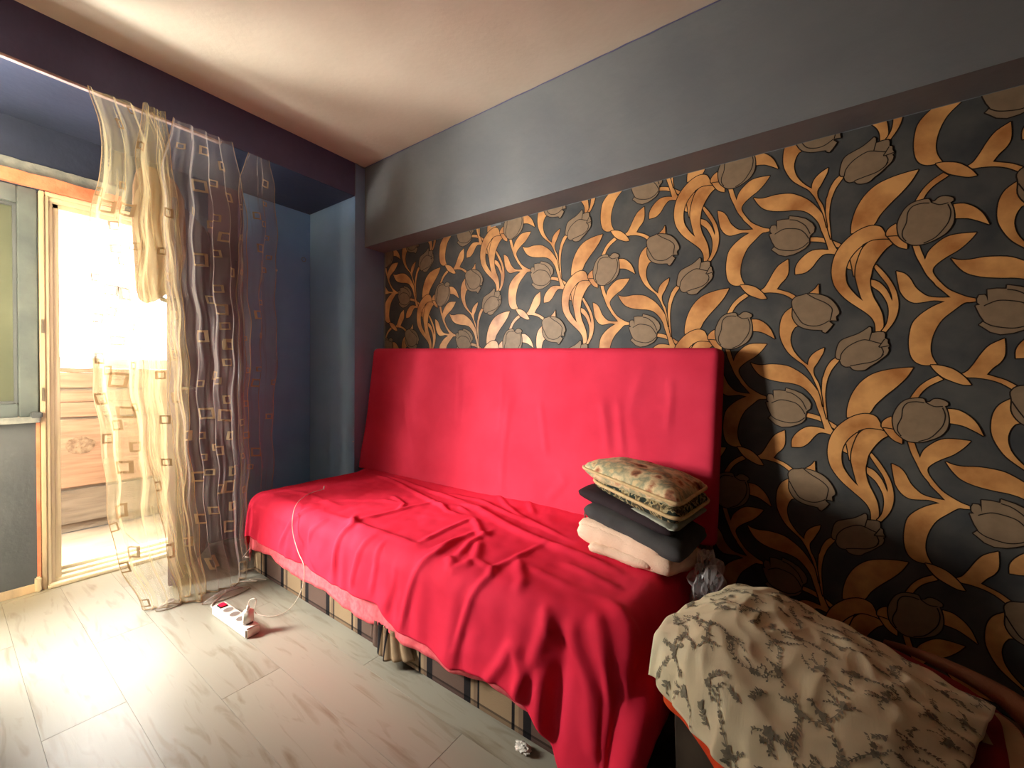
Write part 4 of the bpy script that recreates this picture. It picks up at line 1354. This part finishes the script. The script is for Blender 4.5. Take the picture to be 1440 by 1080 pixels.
PANELS = [
 # label, rows (z, yl, yr), base x, folds, amplitude
 ('left cream sheer curtain panel, bunched over the balcony door opening', [(2.385, -1.575, -1.36), (2.30, -1.585, -1.33), (2.20, -1.53, -1.30), (2.0, -1.555, -1.29), (1.73, -1.578, -1.265), (1.2, -1.575, -1.235), (0.7, -1.545, -1.235), (0.3, -1.50, -1.235), (0.1, -1.46, -1.225), (0.0, -1.40, -1.24)], .625, 3.5, .022, 1.0),
 ('narrow doubled cream fold of sheer curtain hanging in front of the brown jacket', [(2.385, -1.40, -1.33), (2.2, -1.43, -1.30), (1.73, -1.425, -1.27), (1.2, -1.425, -1.245), (.7, -1.39, -1.23), (.3, -1.34, -1.20), (.1, -1.30, -1.18), (0.0, -1.27, -1.17)], .68, 2.0, .016, 4.0),
 ('middle sheer curtain panel with woven squares, falling to the floor beside the power strip', [(2.385, -1.27, -1.025), (2.28, -1.31, -1.00), (2.15, -1.35, -0.985), (2.0, -1.34, -.97), (1.2, -1.31, -.955), (0.6, -1.28, -.955), (0.2, -1.235, -.97), (0.0, -1.21, -1.00)], .655, 4.2, .020, 2.0),
 ('right sheer curtain panel with woven squares, hanging against the blue pillar', [(2.385, -.90, -.83), (2.33, -.97, -.80), (2.2, -.985, -.79), (1.5, -.99, -.79), (.9, -.99, -.80), (.3, -.985, -.82), (0.03, -.98, -.84)], .615, 2.2, .014, 3.0),
 ('cream curtain, edge seen at far left, unseen rest added to hold back window light', [(2.385, -3.45, -1.895), (2.2, -3.45, -1.868), (1.98, -3.45, -1.872), (1.8, -3.45, -1.92), (1.3, -3.45, -2.00), (.9, -3.45, -2.07), (.03, -3.45, -2.09)], .64, 9, .03, 6.0),  # only the upper edge is seen; unseen extent shaped to steer window light
]


def mkpanel(lab, rows, xb, nf, amp, seed):
    tl = [(-z, a) for z, a, b in rows]; tr = [(-z, b) for z, a, b in rows]
    zt, zb = rows[0][0], rows[-1][0] + 0.004

    def S(t, z):
        yl = sum(table(tl, -z + k * .05) for k in (-2, -1, 0, 1, 2)) / 5
        yr = sum(table(tr, -z + k * .05) for k in (-2, -1, 0, 1, 2)) / 5
        edge = 0.006 * math.sin(z * 9 + seed) + .004 * math.sin(z * 23)
        ph = 0.9 * nz(t * 2, z * .8, seed) + 0.25 * z
        tt = t + 0.025 * math.sin(2 * math.pi * nf * t * 1.0 + ph * 3) * 0.6
        y = lerp(yl, yr, tt) + edge
        a = amp * (0.55 + 0.45 * smooth(2.4, 1.8, z))
        x = xb + a * math.sin(2 * math.pi * nf * t + ph * 2) * (0.75 + .5 * nz(t * 5, z * 1.2, seed + 9)) + 0.18 * a * math.sin(2 * math.pi * nf * 2.3 * t + z * 3) + .008 * nz(t * 12, z * 6, seed) + .004 * nz(t * 30, z * 9, seed)
        x += 0.10 * smooth(0.35, 0.0, z) * (0.4 + .6 * math.sin(t * 3.1)) + 0.02 * nz(t * 3, z * 2, seed)
        return Vector((max(x, 0.02), y, z))
    NU, NV = int(nf * 26), 90
    bm = grid(lambda u, v: S(u, lerp(zt, zb, v)), NU, NV)
    o = obj('sheer_curtain', bm, {1.0: M['sheer'], 4.0: M['sheer'], 6.0: M['drape']}.get(seed, M['sheer_unlit']), None, True)
    tag(o, lab, 'curtain', 'sheer curtains at the balcony door')
    return o, S, tl, tr, zt, zb


pans = [mkpanel(*P) for P in PANELS]
sqs = [bmesh.new() for _ in pans]
for px, py, s in SQ:
    k = 3 if px > 338 else (2 if (px > 236 or (py < 300 and px > 226)) else (1 if px > 192 else 0))
    o, S, tl, tr, zt, zb = pans[k]
    q = at(px, py, 'x', PANELS[k][2] if False else .64)
    if not (zb + .02 < q.z < zt - .02): continue
    yl, yr = table(tl, -q.z), table(tr, -q.z)
    t0 = (q.y - yl) / (yr - yl)
    t0 = min(max(t0, .04), .96)
    wd = s / 720 * 2.72 * 1.05 * .72           # metres
    ht = wd * R_.uniform(1.05, 1.3)
    rot = R_.uniform(-.12, .12)
    outer, inner = [], []
    th = wd * .20
    W2 = (yr - yl)
    n = 4
    base = [(-1, -1), (1, -1), (1, 1), (-1, 1)]
    O = []; I = []
    for c in range(4):
        (ax_, ay_), (bx2, by2) = base[c], base[(c + 1) % 4]
        for m_ in range(n):
            O.append((lerp(ax_, bx2, m_ / n), lerp(ay_, by2, m_ / n)))
    bmq = sqs[k]
    vo, vi = [], []
    for (a, b) in O:
        for lst, hw, hh in ((vo, wd / 2, ht / 2), (vi, wd / 2 - th, ht / 2 - th)):
            dy, dz = a * hw, b * hh
            dy, dz = dy + dz * rot, dz - dy * rot
            pt = S(min(max(t0 + dy / W2, 0.0), 1.0), q.z + dz)
            lst.append(bmq.verts.new(pt + Vector((0.0025, -0.0008, 0))))
    for i in range(len(O)):
        j = (i + 1) % len(O)
        bmq.faces.new((vo[i], vo[j], vi[j], vi[i]))
for (o, S, tl, tr, zt, zb), b in zip(pans, sqs):
    if not b.verts: continue
    so = obj('woven_squares', b, M['sheer_sq_backlit'] if o['label'].startswith(('left cream', 'narrow')) else M['sheer_sq'], o)
    tag(so, kind='stuff')
    # hems along both sides and the bottom
    hb = bmesh.new()
    for t in (0.0, 1.0):
        pts = [S(t, lerp(zt, zb, v / 60)) for v in range(61)]
        tube(hb, pts, .0016, 5)
    pts = [S(u / 80, zb) + Vector((0, 0, .002)) for u in range(81)]
    tube(hb, pts, .003, 5)
    obj('hem', hb, M['sheer_sq'], o)
# white header tape on the left panel's edge
o, S, tl, tr, zt, zb = pans[0]
bm = grid(lambda u, v: S(u * .05, lerp(1.20, 0.74, v)) + Vector((.003, -.001, 0)), 3, 30)
obj('hem_tape', bm, M['sheer_sq'], o)
# dark hem loops resting on the floor
for k, (x0, y0, rx, ry) in enumerate([(.725, -1.325, .032, .055), (.835, -1.125, .038, .105)]):
    bm = bmesh.new()
    tube(bm, [Vector((x0 + rx * math.cos(a / 24 * 6.283) * 1.0, y0 + ry * math.sin(a / 24 * 6.283), .004)) for a in range(24)], .0018, 6, True)
    obj('hem_loop', bm, M['hem'], pans[k * 2][0])
    bm = grid(lambda u, v: Vector((x0 + rx * v * math.cos(u * 6.2832), y0 + ry * v * math.sin(u * 6.2832), .004 + (1 - v ** 2) * (.03 + .012 * nz(u * 6, v * 3, k)))), 28, 7, True)
    obj('hem_puddle', bm, M['sheer_unlit'], pans[k * 2][0], True)

# brown jacket slung over the corner of the open door leaf
jx, jy = 0.49, -1.300
JW = [(2.175, .012, -.03), (2.165, .045, -.02), (2.13, .075, -.01), (2.05, .098, 0), (1.9, .105, .0), (1.75, .100, .0), (1.62, .085, -.012), (1.55, .06, -.03), (1.50, .03, -.045), (1.485, .006, -.05)]


def jacket(u, v):
    z = lerp(2.175, 1.485, v)
    tl = [(-a, b) for a, b, c in JW]; tc_ = [(-a, c) for a, b, c in JW]
    w_ = table(tl, -z); off = table(tc_, -z)
    a = u * 2 * math.pi
    fold = 1 + .10 * math.sin(a * 5 + z * 4) + .08 * nz(math.cos(a) * 2, math.sin(a) * 2, z * 4)
    return Vector((jx + off * .3 + math.cos(a) * max(.034, w_ * .42) * fold * (1 if w_ > .02 else .3), jy + off + math.sin(a) * w_ * fold, z))


bm = grid(jacket, 48, 50, True)
o = obj('brown_jacket', bm, M['brown_cloth'], None, True)
tag(o, 'brown cloth jacket slung over the top corner of the open balcony door', 'jacket')
bm = bmesh.new(); tube(bm, catmull([Vector((jx + .03, jy + .0, 1.51)), Vector((jx + .05, jy + .02, 1.50)), Vector((jx + .05, jy + .05, 1.515)), Vector((jx + .03, jy + .08, 1.52))], 6), lambda t: .012 * (1 - .6 * t), 8)
obj('strap', bm, M['black_cloth'], o, True)

# ------------------------------------------------------------------ power strip, plug, cable
ps = empty('power_strip', (1.13, -1.198, 0), math.radians(2.5))
tag(ps, 'white power strip with a lit red switch on the floor by the curtain', 'power strip')
PL, PW, PH = .33, .058, .042


def local(name, bm, m, parent, sm=False):
    o = obj(name, bm, m, parent, sm, world=False)
    return o


local('body', bx(-PL / 2, PL / 2, -PW / 2, PW / 2, 0, PH, .006), M['white'], ps)
for k in range(4):
    bm = bmesh.new()
    cx_ = -.065 + k * .062
    cyl(bm, (cx_, 0, PH - .001), .023, .0022, 24)
    so = local('socket', bm, M['white'], ps)
    bm = bmesh.new()
    cyl(bm, (cx_, 0, PH + .0012), .0195, .0008, 24)
    cyl(bm, (cx_, .0095, PH + .0012), .0026, .0014, 8); cyl(bm, (cx_, -.0095, PH + .0012), .0026, .0014, 8)
    so2 = local('recess', bm, M['socket'], so)
sw = local('switch_frame', bx(-.145, -.105, -.016, .016, PH - .001, PH + .004, .001), M['black_cloth'], ps)
local('switch', bx(-.141, -.109, -.012, .012, PH + .003, PH + .009, .002), M['switch_red'], sw)
bpy.context.view_layer.update()
PM = ps.matrix_world
plug = empty('charger_plug', PM @ Vector((.121, 0, PH + .0035)), math.radians(2.5))
tag(plug, 'white charger plug standing in the last socket of the power strip', 'plug')
local('body', bx(-.014, .014, -.020, .020, 0, .058, .006), M['white'], plug, True)
local('collar', cyl(bmesh.new(), (0, 0, .057), .008, .018, 14, r2=.005), M['white'], plug, True)
ptop = PM @ Vector((.121, 0, PH + .080))
F0 = lambda x, y, z=.004: at(x, y, 'z', z)
path = [ptop, ptop + Vector((.004, .006, .022)), ptop + Vector((.03, .02, .025)), F0(358, 860, .02), F0(371, 866), F0(388, 866, .006), F0(402, 860, .008), F0(412, 851, .03), at(421, 836, 'y', -1.03), at(427, 818, 'y', -1.03), at(427, 795, 'y', -1.02), at(420, 778, 'y', -1.01), at(413, 755, 'y', -.995), at(411, 735, 'y', -.985), at(414, 716, 'y', -.955), at(422, 703, 'z', .475), at(438, 693, 'z', .472), at(455, 688, 'z', .474)]
bm = bmesh.new(); tube(bm, catmull(path, 10), .0017, 7)
cb = obj('charging_cable', bm, M['cable'], None, True)
tag(cb, 'thin white charging cable looping from the power strip up onto the red cover', 'cable')
bm = bmesh.new(); tube(bm, [at(455, 688, 'z', .475), at(456, 684, 'z', .482)], .004, 8)
obj('connector', bm, M['white'], cb, True)
e0 = PM @ Vector((-PL / 2, 0, .02))
path = [e0, e0 + Vector((-.04, -.012, -.006)), e0 + Vector((-.10, .01, -.015)), Vector((.80, -1.12, .004)), Vector((.74, -1.03, .004)), Vector((.80, -.97, .004)), F0(351, 815), F0(362, 814), F0(374, 815)]
bm = bmesh.new(); tube(bm, catmull(path, 10), .003, 7)
o = obj('mains_lead', bm, M['cable'], ps, True)
# hooked wire end by the sofa corner
bm = bmesh.new(); tube(bm, catmull([at(352, 770, 'y', -.985), at(346, 778, 'y', -.99), at(341, 784, 'y', -.99)], 6), .0016, 6)
tube(bm, [at(345, 783, 'y', -.99), at(350, 784, 'y', -.99)], .004, 8)
o = obj('wire_clip', bm, M['cable'], None, True)
tag(o, 'thin wire with a small pale clip dangling at the sofa corner by the curtain', 'wire')

# crumpled tissue beside the base
p0 = at(742, 1052, 'z', .006)
o = crumple((p0.x - .01, p0.y - .012, .012), .018, 4.0, M['paper'], 'crumpled_tissue', None, 1.2, .8, .55, .5, 3)
tag(o, 'small crumpled white tissue on the floor against the plaid sofa base', 'tissue')
